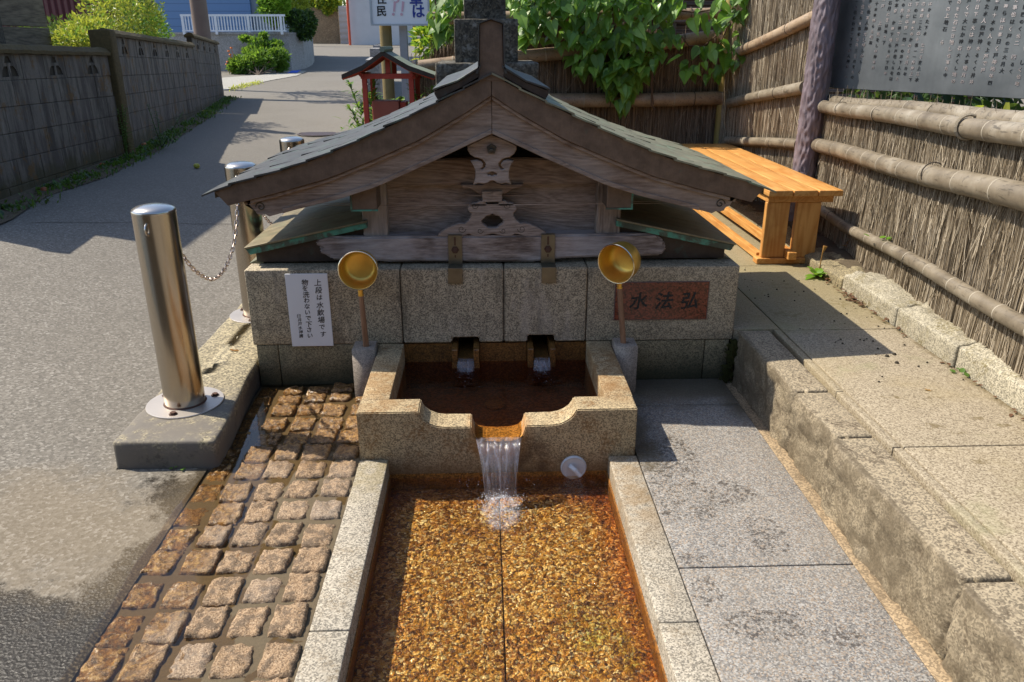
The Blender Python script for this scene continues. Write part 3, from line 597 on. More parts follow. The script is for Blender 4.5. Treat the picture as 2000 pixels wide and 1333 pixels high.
# concrete strip with the bollards
kst = granite('bollard strip concrete', (.33, .28, .18), dark=.35, light=1.6, scale=150, stain=(.14, .13, .06), samt=.35, sscale=3, zdark=(.078, .03, (.055, .05, .048), .85), blobs=(((-1.15, 2.45, .08), .60, (.6, 1, 1), (.155, .135, .11), .75), ((-1.15, 2.5, .08), .50, (.6, 1, 1), (.155, .135, .11), .75), ((-1.15, 2.4, .08), .45, (.6, 1, 1), (.12, .105, .09), .6)))
strip = thing('concrete_kerb', 'long low concrete kerb strip carrying the steel bollards', 'kerb', (-1.18, 4, 0))
def ds(q, n): return q+Vector((-.05*S((q.y-2.46)/.75) if q.x > -1.15 else 0, 0, 0))
link('kerb_block', stone(-1.332, -.967, 2.468, 5.9, -.12, .085, r=.016, amp=.003, step=.04, fq=8, disp=ds), kst, strip)

# cobbles between road and trough
cob = structE('cobbled_strip', (-.74, 2, -.03))
link('mortar_bed', grid([-1.012+.0271*i for i in range(21)], [.9+.036*i for i in range(65)], lambda x, y: -.0225+.003*nz((x, y, 1), 11)+.002*nz((x, y, 1), 40)-.009*S((-.66-x)/.16)-.006*S((y-2.5)/.2)), m_mortar, cob)
rows = [1.14, 1.265, 1.39, 1.521, 1.655, 1.788, 1.916, 2.045, 2.175, 2.305, 2.435, 2.56, 2.685, 2.81, 2.93, 3.04, 3.135]
for j, yy in enumerate(rows):
    hh = ((rows[j+1] if j < len(rows)-1 else 3.22)-yy)*.5-.009
    for i in range(5):
        x = -.526-.1085*i+random.uniform(-.005, .005); y = yy+random.uniform(-.006, .006)+(.006*math.sin(j*1.7+i))
        w = .0475+random.uniform(-.003, .003); l = min(.062, hh)+random.uniform(-.003, .003)
        if i == 4: w = .038 if yy > 2.35 else .044
        top = -.010-.0026*i+random.uniform(-.003, .003)-(.004 if i == 4 else 0)-(.004 if yy > 2.6 else 0)
        us = [-1.04, -1, -.93, -.8, -.6, -.35, -.1, .15, .4, .62, .8, .93, 1, 1.04]; n = len(us); v = []; f = []; sk = random.uniform(-.003, .003); ph = random.uniform(0, 90); tiltx = random.uniform(-.07, .07); tilty = random.uniform(-.05, .05)
        for b in range(n):
            for a in range(n):
                u, t = us[a], us[b]; d = max(abs(u), abs(t)); c4 = (u*u*t*t)
                sx_ = u*w*(1-.055*c4)+sk*t+.004*nz((u*1.5, t*1.5, ph), 1)+.002*nz((u*4, t*4, ph+7), 1); sy_ = t*l*(1-.055*c4)+.004*nz((u*1.5, t*1.5, ph+9), 1)+.002*nz((u*4, t*4, ph+8), 1)
                zz = top-(.0 if d < .9 else .0035 if d < .99 else .010)+.007*nz((u*1.8, t*1.8, ph+5), 1)+.008*nz((u*4.2, t*4.2, ph+3), 1)+.005*nz((u*9, t*9, ph+1), 1)+tiltx*sx_+tilty*sy_
                if d > 1.02: zz = -.05
                v.append((x+sx_, y+sy_, zz))
        for b in range(n-1):
            for a in range(n-1): f.append((b*n+a, b*n+a+1, (b+1)*n+a+1, (b+1)*n+a))
        me = bpy.data.meshes.new('cobble'); me.from_pydata(v, [], f); me.update(); me.polygons.foreach_set('use_smooth', [True]*len(f))
        link('cobble', me, m_cob, cob)
pud = [(-1.03, 1.05), (-1.035, 1.5), (-1.03, 1.75), (-1.04, 1.93), (-1.03, 2.06), (-1.03, 2.2), (-1.005, 2.42), (-.985, 2.46), (-1.0, 3.19), (-.475, 3.19), (-.475, 1.05)]
pm = bpy.data.meshes.new('puddle'); pm.from_pydata([(x, y, -.0232) for x, y in pud], [], [tuple(range(len(pud)-1, -1, -1))]); pm.update()
struct('puddle_water', pm, wt_pud)

# ============================================================ STONE WALL OF THE SPRING
wall = thing('granite_wall', 'low granite block wall with two water outlets under the wooden gable', 'wall', (.03, 3.2, -.02))
def notched(x0, x1, z0, z1, nx0, nx1, nzt):
    return MB().prism([(x0, z0), (nx0, z0), (nx0, nzt), (nx1, nzt), (nx1, z0), (x1, z0), (x1, z1), (x0, z1)], 3.187, 3.42).mesh('block', bevel=.005, seg=2)
link('wall_block', stone(-1.021, -.3685, 3.19, 3.42, .166, .505, r=.006, amp=.0012, step=.06), gr_wall, wall)
link('wall_block', notched(-.3645, .0735, .168, .505, -.153, -.033, .192), gr_wall, wall)
link('wall_block', notched(.0775, .4345, .168, .505, .178, .300, .198), gr_wall, wall)
link('wall_block', stone(.4385, 1.094, 3.19, 3.42, .166, .505, r=.006, amp=.0012, step=.06), gr_wall, wall)
for a, b in ((-1.010, -.9175), (-.9145, -.4), (.5, .9725), (.9755, 1.082)):
    link('base_block', stone(a, b, 3.193, 3.42, -.08, .1635, r=.004, amp=.0012, step=.08), gr_base, wall)
link('wall_core', MB().box((-1.0, 3.40, -.1), (1.07, 4.26, .50)).mesh('core', bevel=.004), gr_wall, wall)
link('basin_back_stone', MB().box((-.40, 3.198, -.2), (-.155, 3.40, .160)).box((-.031, 3.198, -.2), (.176, 3.40, .160)).box((.302, 3.198, -.2), (.50, 3.40, .160)).box((-.1549, 3.20, -.2), (-.0311, 3.40, .064)).box((.1761, 3.20, -.2), (.3019, 3.40, .064)).mesh('back'), gr_brown, wall)
for x0, x1 in ((-.153, -.033), (.178, .300)):
    sp = link('spout', MB().box((x0, 3.118, .070), (x0+.026, 3.40, .160)).box((x1-.026, 3.118, .070), (x1, 3.40, .160)).box((x0+.0261, 3.125, .068), (x1-.0261, 3.40, .112)).mesh('spout', bevel=.003), gr_brown, wall)
link('outlet_hollow', MB().box((-.2, 3.395, .05), (.4, 3.399, .20)).mesh('hollow'), m_gap, wall)
# dark moss that runs down the right hand corner and the foot of the wall
mo = MB()
for k in range(420):
    z = random.uniform(-.03, .17); x = 1.098+random.gauss(0, .013)-.02*(z < .05); y = 3.175+random.uniform(-.02, .015); r = random.uniform(.003, .009)
    mo.add([(x-r, y, z), (x+r, y-r*.6, z-r), (x, y-r, z+r), (x+r*.5, y+r, z)], [(0, 1, 2), (0, 3, 1), (1, 3, 2), (0, 2, 3)])
link('moss_tuft', mo.mesh('moss'), m_moss, wall, kind='stuff')

# signs on the wall
sg = thing('notice_plate', 'white enamel notice with black brush lettering fixed to the wall left of the ladle', 'sign', (-.76, 3.18, .32))
link('plate', MB().box((-.850, 3.181, .162), (-.671, 3.1865, .490)).mesh('plate', bevel=.001), m_white, sg)
def column(txt, x, ztop, size, pitch, mat, parent, y=3.1805, jx=.0012, offs=.0):
    me = bpy.data.meshes.new('letters'); bm = bmesh.new()
    for k, ch in enumerate(txt):
        s_ = size*(.92 if ch in 'はでをわないさす' else 1.05); M = frame((x+random.uniform(-jx, jx), y, ztop-pitch*k-s_*.75), (1, 0, .03), (0, 0, 1))
        t = text_mesh(ch, s_, M, extrude=.0004, offset=offs, shear=.12); bm.from_mesh(t)
    bm.to_mesh(me); bm.free(); return link('lettering', me, mat, parent)
column('上段は水飲場です', -.714, .463, .030, .0335, m_black, sg, offs=.0003)
column('物を洗わないで下さい', -.770, .463, .028, .0268, m_black, sg, offs=.0003)
column('臼井戸水神講', -.808, .310, .017, .0185, m_black, sg, offs=.0001)
pl = thing('name_plaque', 'polished red granite plaque with three carved black characters', 'plaque', (.76, 3.18, .35))
link('plate', MB().box((.560, 3.184, .267), (.965, 3.1895, .4355)).mesh('plate', bevel=.001), gr_red, pl)
link('plate_frame', MB().box((.5565, 3.186, .2635), (.9685, 3.1885, .439)).mesh('fr'), plain('plaque border', (.13, .08, .08), .4), pl)
for ch, x in (('水', .660), ('法', .772), ('弘', .885)):
    link('lettering', text_mesh(ch, .082, frame((x, 3.1832, .322), (1, 0, .06), (0, 0, 1)), extrude=.0006, offset=.0014, shear=.12), m_black, pl)

# ============================================================ UPPER BASIN, TROUGH, WATER
ub = thing('upper_basin', 'square granite basin with a notched front lip below the two spouts', 'basin', (.04, 2.85, -.02))
out = [(-.469, .169), (-.246, .169), (-.243, .155), (-.232, .138), (-.212, .122), (-.185, .110), (-.160, .1065), (-.060, .1055), (-.057, .090), (-.050, .068), (-.036, .054), (-.010, .047), (.038, .044), (.086, .047), (.112, .054), (.126, .068), (.133, .090), (.136, .1065), (.235, .1085), (.262, .113), (.285, .124), (.303, .138), (.314, .155), (.320, .169), (.541, .169), (.541, -.30), (-.469, -.30)]
link('front_block', MB().prism(out, 2.501, 2.6135).mesh('front', bevel=.004, seg=2), gr_basin, ub)
nb_ = [(-.050, .068), (-.036, .054), (-.010, .047), (.038, .044), (.086, .047), (.112, .054), (.126, .068)]
link('stained_lip', MB().prism([(x, z+.0022) for x, z in nb_]+[(x, z-.0005) for x, z in nb_[::-1]], 2.4995, 2.6145).mesh('lip'), m_lip, ub)
link('side_wall', stone(-.4685, -.3635, 2.616, 3.188, -.2, .1675, r=.005, amp=.0015, step=.06), gr_basin, ub)
link('side_wall', stone(.4395, .5445, 2.616, 3.188, -.2, .1675, r=.005, amp=.0015, step=.06), gr_basin, ub)
link('basin_floor', MB().box((-.37, 2.61, -.12), (.445, 3.2, -.055)).mesh('fl'), m_upfloor, ub)
link('drain_disc', MB().lathe([(0, 0), (.045, 0), (.045, .006), (0, .008)], 24, Matrix.Translation((.03, 3.0, -.05))).mesh('disc'), m_rust, ub)
dv = thing('overflow_valve', 'pale grey round plug with a short lever on the basin front below the waterfall', 'valve', (.315, 2.5, -.067))
T = Matrix.Translation((.315, 2.5005, -.0665)) @ Matrix.Rotation(PI/2, 4, 'X')
link('disc', MB().lathe([(0, .0), (.048, .0), (.048, .006), (.044, .010), (.040, .008), (0, .008)], 32, T).mesh('d', smooth=False), m_pvc, dv)
link('lever', MB().tube([(.300, 2.488, -.055), (.318, 2.470, -.062), (.338, 2.462, -.085)], [.010, .0095, .008], 8).mesh('lever', bevel=.002), m_pvc, dv)
lt = thing('water_trough', 'long sunken granite washing trough with a pebbled orange floor', 'trough', (.04, 1.6, -.1))
for a, b in ((.75, 1.617), (1.620, 2.4995)):
    link('rim_stone', stone(-.470, -.3645, a, b, -.30, -.0205, r=.005, amp=.0012, step=.06), gr_rim, lt)
    link('rim_stone', stone(.4415, .5465, a, b, -.30, -.0205, r=.005, amp=.0012, step=.06), gr_rim, lt)
link('trough_side', MB().box((-.3644, .75, -.3), (-.3615, 2.500, -.088)).box((.4385, .75, -.3), (.4414, 2.500, -.088)).mesh('side'), m_rust, lt)
link('trough_back', MB().box((-.3614, 2.497, -.3), (.4384, 2.5004, -.083)).mesh('back'), m_rust, lt)
for a, b in ((-.3614, .0365), (.0405, .4384)):
    link('floor_slab', stone(a, b, .75, 2.497, -.22, -.148, r=.004, amp=.0, step=.2), m_pool, lt)
link('floor_bed', MB().box((-.36, .75, -.3), (.438, 2.497, -.2)).mesh('bed'), m_gap, lt)
link('end_wall', MB().box((-.47, .6, -.3), (.546, .748, -.0205)).mesh('e', bevel=.004), gr_rim, lt)

def rip(x, y, cx, cy, amp, k, dec):
    d = math.hypot(x-cx, y-cy); return amp*math.sin(d*k)*math.exp(-d*dec)
def zpool(x, y): return -.1005+rip(x, y, .04, 2.33, .0034, 105, 2.6)+.0013*nz((x, y, 2), 16)+.0009*nz((x, y, 5), 45)+.005*math.exp(-((x-.04)**2+(y-2.30)**2)/.010)*nz((x, y, 9), 60)
struct('water', grid([-.3612+.01*i for i in range(80)]+[.4383], [.76+.0125*i for i in range(139)]+[2.4968], zpool), wt_pool)
def zup(x, y): return .074+rip(x, y, -.093, 3.05, .0018, 150, 7)+rip(x, y, .239, 3.05, .0018, 150, 7)+.0007*nz((x, y, 2), 20)
struct('water', grid([-.3632+.0134*i for i in range(60)]+[.4393], [2.6138+.0143*i for i in range(41)]+[3.197], zup), wt_up)
lipm = bpy.data.meshes.new('lip'); lv = []; lf = []
for j in range(6):
    for i in range(13):
        t = j/5; lv.append((-.048+.172*i/12, 2.6138-.1125*t, .073-.011*t**2-.002*math.sin(i*1.3+j)*t))
for j in range(5):
    for i in range(12): lf.append((j*13+i+13, j*13+i+14, j*13+i+1, j*13+i))
lipm.from_pydata(lv, [], lf); lipm.update(); lipm.polygons.foreach_set('use_smooth', [True]*len(lf))
struct('water', lipm, wt_pud)
def fall(name, label, x0, x1, xb0, xb1, ys_, z0, z1, out_, n=26, m=18, amp=.004):
    v = []; f = []
    for j in range(m):
        t = j/(m-1)
        for i in range(n):
            s_ = i/(n-1); a = x0+(x1-x0)*s_; b = xb0+(xb1-xb0)*s_; x = a+(b-a)*min(1, t*1.2)**.7; arch = -.010*(1-(2*s_-1)**2)*t
            v.append((x+.001*nz((s_*9, t*2, 4), 1), ys_-out_*math.sqrt(t)+arch+amp*nz((s_*14, t*1.6, 1), 1)*min(1, t*4+.2), z0+(z1-z0)*t**1.35+.0015*nz((s_*8, 0, 2), 1)*(1-t)))
    for j in range(m-1):
        for i in range(n-1): f.append((j*n+i, (j+1)*n+i, (j+1)*n+i+1, j*n+i+1))
    me = bpy.data.meshes.new(name); me.from_pydata(v, [], f); me.update(); me.polygons.foreach_set('use_smooth', [True]*len(f))
    o = link(name, me, m_fall); o['label'] = label; o['category'] = 'waterfall'; return o
fall('waterfall', 'clear sheet of water falling over the basin lip into the trough', -.046, .122, -.016, .098, 2.501, .062, -.104, .135, n=40, m=26, amp=.003)
for x, w in ((-.093, 'left'), (.239, 'right')):
    o = fall('spout_stream', 'short stream of water from the %s stone spout' % w, x-.033, x+.033, x-.038, x+.038, 3.125, .118, .072, .040, n=12, m=10, amp=.003)
    o['group'] = 'streams from the two stone spouts'
    0 and link('channel_water', MB().box((x-.0335, 3.126, .1122), (x+.0335, 3.40, .117)).mesh('cw'), wt_pud, o)
dm = MB()
def drop(x, y, z, r):
    t = (1+5**.5)/2; v = [(-1,t,0),(1,t,0),(-1,-t,0),(1,-t,0),(0,-1,t),(0,1,t),(0,-1,-t),(0,1,-t),(t,0,-1),(t,0,1),(-t,0,-1),(-t,0,1)]
    f = [(0,11,5),(0,5,1),(0,1,7),(0,7,10),(0,10,11),(1,5,9),(5,11,4),(11,10,2),(10,7,6),(7,1,8),(3,9,4),(3,4,2),(3,2,6),(3,6,8),(3,8,9),(4,9,5),(2,4,11),(6,2,10),(8,6,7),(9,8,1)]
    dm.add([(x+a*r*.53, y+b*r*.53, z+c*r*.53*.8) for a, b, c in v], f)
for k in range(600):
    a = random.gauss(0, 1); b = random.gauss(0, 1); x = .042+a*.036*(1 if b > 0 else 1.3); y = 2.345+(b*.022 if b > 0 else b*.075)
    if y > 2.49 or abs(x-.04) > .19: continue
    h = max(0, random.gauss(0, .012))*math.exp(-((x-.04)**2+(y-2.35)**2)/.003)
    drop(x, y, zpool(x, y)+h+.0005, random.uniform(.0007, .0020)*(1.5 if random.random() < .08 else 1))
for k in range(24):
    side = random.choice((-1, 1)); x = .04+side*random.uniform(.06, .16); y = random.gauss(2.455, .02)
    if y < 2.49: drop(x, y, zpool(x, y)+random.uniform(0, .008), random.uniform(.0008, .002))
for cx in (-.093, .239):
    for k in range(26):
        x = cx+random.gauss(0, .022); y = 3.07-abs(random.gauss(0, .08)); drop(x, y, zup(x, y)+max(0, random.gauss(0, .003)), random.uniform(.0007, .0016))
fr = grid([-.10+.006*i for i in range(48)], [2.03+.008*i for i in range(48)], lambda x, y: zpool(x, y)+.003+.014*math.exp(-((x-.042)**2/.0030+(y-2.33)**2/.006))*abs(nz((x, y, 3), 55))+.004*nz((x, y, 8), 90)*math.exp(-((x-.042)**2+(y-2.28)**2)/.01))
fo = link('froth', fr, m_froth); fo['kind'] = 'stuff'; fo['label'] = 'churned white froth where the waterfall lands in the trough'; fo['category'] = 'froth'
so_ = link('splash_drops', dm.mesh('drops', smooth=True), m_drop); so_['kind'] = 'stuff'; so_['label'] = 'froth and water drops where the streams land'; so_['category'] = 'splash'

# ladle posts and ladles
for nm, x0, x1, lab in (('L', -.569, -.474, 'left'), ('R', .548, .643, 'right')):
    t = thing('ladle_post', 'square stone post holding the %s brass ladle' % ('white notice side' if nm == 'L' else 'red plaque side'), 'post', ((x0+x1)/2, 3.1, -.02), 'stone ladle posts beside the basin')
    xm = (x0+x1)/2+(.008 if nm == 'L' else -.002); ym = 3.095
    hole = [(xm+.016*math.cos(q*PI/8), ym+.016*math.sin(q*PI/8)) for q in range(16)]
    b = shape2d([[(x0, 3.045), (x1, 3.045), (x1, 3.15), (x0, 3.15)], hole], -.10, .196, bevel=.003)
    b.transform(Matrix(((1,0,0,0),(0,0,1,0),(0,-1,0,0),(0,0,0,1))))
    b.transform(Matrix.Diagonal((1, 1, -1, 1)) if sum(v.co.z for v in b.vertices) < 0 else Matrix.Identity(4)); b.flip_normals() if False else None
    link('shaft', b, gr_post, t)
def ladle(cx, cy, cz, axis, hx, hy, label, r=.079, dep=.085, rim_tilt=0):
    t = thing('ladle', label, 'ladle', (cx, cy, cz), 'brass ladles standing in stone posts')
    ax = Vector(axis).normalized(); M = Matrix.Translation((cx, cy, cz)) @ ax.to_track_quat('Z', 'Y').to_matrix().to_4x4()
    prof = [(0, -dep), (r*.62, -dep), (r*.80, -dep*.93), (r*.93, -dep*.72), (r*.985, -dep*.35), (r, 0), (r+.0015, .001), (r-.0015, .0018), (r-.003, 0), (r*.965, -dep*.35), (r*.90, -dep*.70), (r*.77, -dep*.88), (r*.6, -dep*.94), (0, -dep*.94)]
    link('cup', MB().lathe(prof, 48, M).mesh('cup', smooth=True), m_brass, t)
    link('rim', MB().lathe([(r-.002, -.001), (r+.0022, -.001), (r+.0026, .0012), (r+.001, .003), (r-.0015, .0025), (r-.002, -.001)], 48, M).mesh('rim', smooth=True), plain('bright rim', (.85, .78, .62), .2, 1), t)
    # handle goes straight down from the lowest point of the cup wall
    dn = Vector((0, 0, -1)); dn = (dn-ax*dn.dot(ax)).normalized(); p0 = Vector((cx, cy, cz))+dn*(r*.99)-ax*dep*.28
    p1 = Vector((hx, hy, .150)); q = p0+(p1-p0).normalized()*.03
    link('ferrule', MB().tube([p0+dn*-.004, q], [.0115, .0105], 14).tube([q, q+(p1-q).normalized()*.003], [.0125, .0125], 14).mesh('ferrule', smooth=False), m_brass, t)
    link('handle', MB().tube([q, q.lerp(p1, .5), p1], [.0105, .0120, .0125], 12).mesh('handle', smooth=True), m_handle, t)
ladle(-.5175, 3.045, .540, (0, -1, .04), -.513, 3.095, 'brass ladle beside the white notice, its cup open to the viewer')
ladle(.528, 3.030, .562, (-.80, -1.0, -.12), .593, 3.095, 'brass ladle in front of the red plaque, its cup turned left', r=.082, dep=.095)
# ============================================================ WOODEN GABLE SHELTER
CX = .03; YF = 3.08; YB = 4.28
TOPP = [(0, 1.293), (.1, 1.243), (.2, 1.195), (.3, 1.148), (.4, 1.103), (.5, 1.058), (.6, 1.017), (.7, .979), (.8, .947), (.9, .919), (1.0, .893), (1.1, .855), (1.13, .843)]
FASP = [(0, 1.214), (.1, 1.15), (.28, 1.05), (.46, .975), (.64, .905), (.83, .853), (1.045, .800)]
BARP = [(0, 1.072), (.1, 1.027), (.22, .972), (.34, .920), (.46, .868), (.6, .825), (.78, .782), (.872, .757)]
def ip(P, d):
    for (a, u), (b, w) in zip(P, P[1:]):
        if d <= b: return u+(w-u)*(d-a)/(b-a)
    return P[-1][1]+(P[-1][1]-P[-2][1])/(P[-1][0]-P[-2][0])*(d-P[-1][0])
sh = thing('shelter', 'small weathered wooden gable shelter with a copper shingled roof over the spring', 'shelter', (CX, 3.6, .505))
for sd in (-1, 1):
    D = [0]+[.05*i for i in range(1, 23)]
    link('roof_deck', MB().prism([(CX+sd*d, ip(TOPP, d)-.004) for d in D]+[(CX+sd*d, ip(TOPP, d)-.03) for d in D[::-1]], YF+.03, YB-.02).mesh('deck'), wd_dark, sh)
    DF = [.001]+[.05*i for i in range(1, 21)]+[1.045]
    up = [(CX+sd*d, ip(TOPP, d)-.003) for d in [.001]+[.05*i for i in range(1, 22)]+[1.09]]
    link('fascia', MB().prism(up+[(CX+sd*d, ip(FASP, d)) for d in DF[::-1]], YF, YF+.04).mesh('fascia', bevel=.002), cu_brown, sh)
    link('fascia', MB().prism(up+[(CX+sd*d, ip(FASP, d)) for d in DF[::-1]], YB-.045, YB-.005).mesh('fascia'), cu_brown, sh)
    DB = [.001]+[.04*i for i in range(1, 25)]
    link('fascia_batten', MB().prism([(CX+sd*d, ip(FASP, d)-.001) for d in DB]+[(CX+sd*d, ip(FASP, d)-.016) for d in DB[::-1]], YF+.012, YF+.05).mesh('batten', bevel=.002), wd_bar, sh)
    # bargeboard with a carved cloud end
    end = [(.872, .757), (.895, .751), (.912, .760), (.925, .756), (.943, .762), (.950, .775), (.962, .780), (.972, .793), (.978, .806), (.990, .812), (.995, .822)]
    lo = [(d, ip(BARP, d)) for d in [.001]+[.04*i for i in range(1, 22)]]
    bar = [(CX+sd*d, ip(FASP, d)-.017) for d in [.001]+[.04*i for i in range(1, 25)]]+[(CX+sd*.985, ip(FASP, .985)-.018)]+[(CX+sd*d, z) for d, z in end[::-1]]+[(CX+sd*d, z) for d, z in lo[::-1]]
    link('bargeboard', MB().prism(bar, YF+.028, YF+.075).mesh('bargeboard', bevel=.004, seg=2), wd_bar, sh)
    link('bargeboard', MB().prism(bar, YB-.09, YB-.05).mesh('bargeboard'), wd_bar, sh)
    link('bargeboard_trim', MB().prism([(CX+sd*d, z+.017) for d, z in lo]+[(CX+sd*d, z-.002) for d, z in lo[::-1]], YF+.022, YF+.07).mesh('trim', bevel=.002), wd_bar, sh)
    sp = [(CX+sd*(.925+.020*(1-t/16)*math.cos(t*.62)), YF+.026, .790+.020*(1-t/16)*math.sin(t*.62)) for t in range(15)]
    link('carved_scroll', MB().tube(sp, .0022, 6).mesh('scroll'), wd_dark, sh)
    # shingles: courses step down to the eave, joints staggered
    ed = [.0, .11, .212, .314, .416, .518, .62, .722, .824, .926, 1.028, 1.135]
    for i in range(11):
        a, b = ed[i], ed[i+1]; y = YF-.014-random.uniform(0, .004); first = True; L0 = .13 if i % 2 else .25
        while y < YB:
            y2 = min(YB+.005, y+(L0 if first else .25)); first = False; j = random.uniform(-.0015, .0015); lift = .006+random.uniform(-.002, .002)
            za, zb = ip(TOPP, a)+.004, ip(TOPP, b)+lift+j; xa, xb = CX+sd*max(0.001, a-.008), CX+sd*(b+random.uniform(-.002, .003)); th = .007; bend = random.uniform(-.002, .004)
            xm, zm = (xa+xb)/2, (za+zb)/2+.001
            ya, yb = y+.0012, y2-.0012
            v = []
            for yy, bz in ((ya, bend), ((ya+yb)/2, 0), (yb, 0)):
                for (x, z) in ((xa, za), (xm, zm), (xb, zb), (xb, zb-th), (xm, zm-th), (xa, za-th)): v.append((x, yy, z+bz*(x == xb)))
            f = []
            for s_ in range(2):
                for k in range(6):
                    q = (s_*6+k, s_*6+(k+1) % 6, (s_+1)*6+(k+1) % 6, (s_+1)*6+k); f.append(q if sd < 0 else q[::-1])
            c1, c2 = tuple(range(5, -1, -1)), tuple(range(12, 18)); f += [c1, c2] if sd < 0 else [c1[::-1], c2[::-1]]
            link('shingle', MB().add(v, f).mesh('shingle'), cu_tile if sd < 0 else cu_green, sh)
            y = y2
    # skirt roofs left and right
    x0, x1 = CX+sd*1.055, CX+sd*.53
    for k in range(3):
        ya, yb = 3.245+.335*k, 3.245+.335*(k+1)-.004
        link('skirt_sheet', MB().prism([(x0, .590), (x1, .702), (x1, .693), (x0, .581)], ya, yb).mesh('skirt', bevel=.0015), cu_skirt, sh)
    link('skirt_edge', MB().prism([(x0-sd*.004, .580), (x1, .692), (x1, .668), (x0-sd*.02, .556)], 3.252, 3.275).mesh('edge', bevel=.001), cu_patina, sh)
    link('skirt_edge', MB().box(tuple(sorted((x0-sd*.004, x0-sd*.03)))[:1]+(3.276, .556), tuple(sorted((x0-sd*.004, x0-sd*.03)))[1:]+(4.24, .580)).mesh('edge2', bevel=.001), cu_patina, sh)
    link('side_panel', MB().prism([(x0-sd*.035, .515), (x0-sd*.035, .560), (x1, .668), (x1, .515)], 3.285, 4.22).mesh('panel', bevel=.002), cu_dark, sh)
    link('corner_flashing', MB().prism([(x0+sd*.002, .507), (x0-sd*.06, .535), (x0-sd*.06, .507)], 3.30, 4.24).mesh('flash'), cu_green, sh)
    # posts, purlin ends
    xp = CX+sd*.50
    link('post', MB().box((xp-.052, 3.275, .616), (xp+.052, 3.36, .87)).mesh('post', bevel=.004), wd_post, sh)
    xq = CX+sd*.522
    pe = link('purlin_end', MB().box((xq-.052, 3.155, .764), (xq+.052, 3.38, .86)).mesh('pe', bevel=.002), cu_brown, sh)
    link('verdigris_edge', MB().box((xq-.055, 3.151, .760), (xq+.055, 3.165, .7665)).box((xq+sd*.0515-.0035, 3.151, .767), (xq+sd*.0515+.0035, 3.165, .86)).mesh('ve'), cu_patina, pe)
# gable infill
link('gable_board', MB().box((CX-.47, 3.345, .605), (CX+.47, 3.37, .7455)).mesh('gb', bevel=.002), wd_carve, sh)
link('gable_board', MB().box((CX-.47, 3.345, .748), (CX+.47, 3.37, .865)).mesh('gb', bevel=.002), wd_carve, sh)
link('tie_beam', MB().prism([(CX-.45, .842), (CX+.45, .842), (CX+.45, .905), (CX+.30, .945), (CX+.15, .953), (CX-.15, .953), (CX-.30, .945), (CX-.45, .905)], 3.285, 3.345).mesh('tb', bevel=.006, seg=2), wd_bar, sh)
link('dark_void_backing', MB().prism([(CX-.5, .85), (CX+.5, .85), (CX+.5, 1.0), (CX, 1.24), (CX-.5, 1.0)], 3.60, 3.62).mesh('ll'), wd_dark, sh)  # added dark panel, stands in for the shaded void under the roof
lg = [atY(x, y, 3.25) for x, y in ((622, 466), (640, 462), (700, 464), (860, 462), (958, 461), (1100, 459), (1200, 458), (1282, 457), (1290, 466), (1298, 470), (1297, 477), (1303, 484), (1298, 492), (1290, 500), (1180, 502), (1100, 505), (1040, 512), (960, 512), (860, 511), (760, 512), (700, 508), (648, 508), (640, 500), (622, 494), (628, 484), (614, 478))]
link('log_beam', MB().prism([(p.x, max(.5065, p.z)) for p in lg], 3.25, 3.352).mesh('log', bevel=.014, seg=3), wd_log, sh)
def pxs(pts, Y, ox=600, oy=230, sc=2.857, mir=None):
    o = [(lambda p: (p.x, p.z))(atY(ox+x/sc, oy+y/sc, Y)) for x, y in pts]
    if mir is not None: o = o+[(2*mir-x, z) for x, z in o[::-1]]
    return o
geg = pxs([(1030, 94), (1066, 108), (1105, 126), (1168, 157), (1168, 180), (1155, 203), (1130, 222), (1112, 224), (1085, 234), (1068, 256), (1070, 276), (1085, 290), (1100, 288), (1086, 276), (1081, 260), (1092, 244), (1115, 236), (1152, 240), (1136, 268), (1126, 300), (1126, 336), (1140, 374), (1112, 366), (1085, 370), (1060, 366), (1040, 352)], 3.155, mir=CX)
bat = pxs([(1032, 296), (1044, 306), (1060, 312), (1056, 324), (1046, 318), (1038, 326)], 3.155, mir=CX)
g1 = link('gable_pendant', shape2d([geg, bat], 3.152, 3.182, bevel=.003), wd_carve, sh)
c = atY(600+1029/2.857, 230+175/2.857, 3.15)
hexa = [(c.x+.021*math.cos(PI/2+k*PI/5)*(1 if k % 2 == 0 else .80), c.z+.021*math.sin(PI/2+k*PI/5)*(1 if k % 2 == 0 else .80)) for k in range(10)]
link('flower_boss', MB().prism(hexa, 3.142, 3.153).lathe([(.0105, 0), (.0085, .008), (0, .013)], 12, Matrix.Translation((c.x, 3.142, c.z-.006)) @ Matrix.Rotation(PI/2, 4, 'X')).mesh('boss', bevel=.001), wd_dark, g1)
boat = pxs([(1030, 352), (1090, 372), (1206, 370), (1195, 388), (1150, 396), (1120, 415), (1090, 430), (1030, 432)], 3.27, mir=CX)
link('bracket_arm', shape2d([boat], 3.262, 3.31, bevel=.003), wd_bar, sh)
link('bearing_block', MB().prism(pxs([(1030, 412), (1088, 412), (1086, 470), (1030, 470)], 3.25, mir=CX), 3.248, 3.32).mesh('bb', bevel=.003), wd_carve, sh)
kae = pxs([(1030, 486), (1064, 486), (1068, 470), (1085, 462), (1108, 462), (1118, 472), (1140, 474), (1165, 492), (1170, 506), (1163, 522), (1150, 530), (1152, 548), (1168, 572), (1188, 588), (1215, 584), (1240, 592), (1262, 600), (1292, 614), (1330, 640), (1336, 652), (1305, 660), (1215, 662), (1180, 650), (1160, 648), (1140, 658), (1100, 662), (1075, 654), (1060, 652), (1040, 648)], 3.262, mir=CX)
hol = pxs([(1030, 530), (1045, 544), (1068, 548), (1078, 560), (1094, 572), (1090, 590), (1076, 598), (1060, 612), (1042, 614)], 3.262, mir=CX)
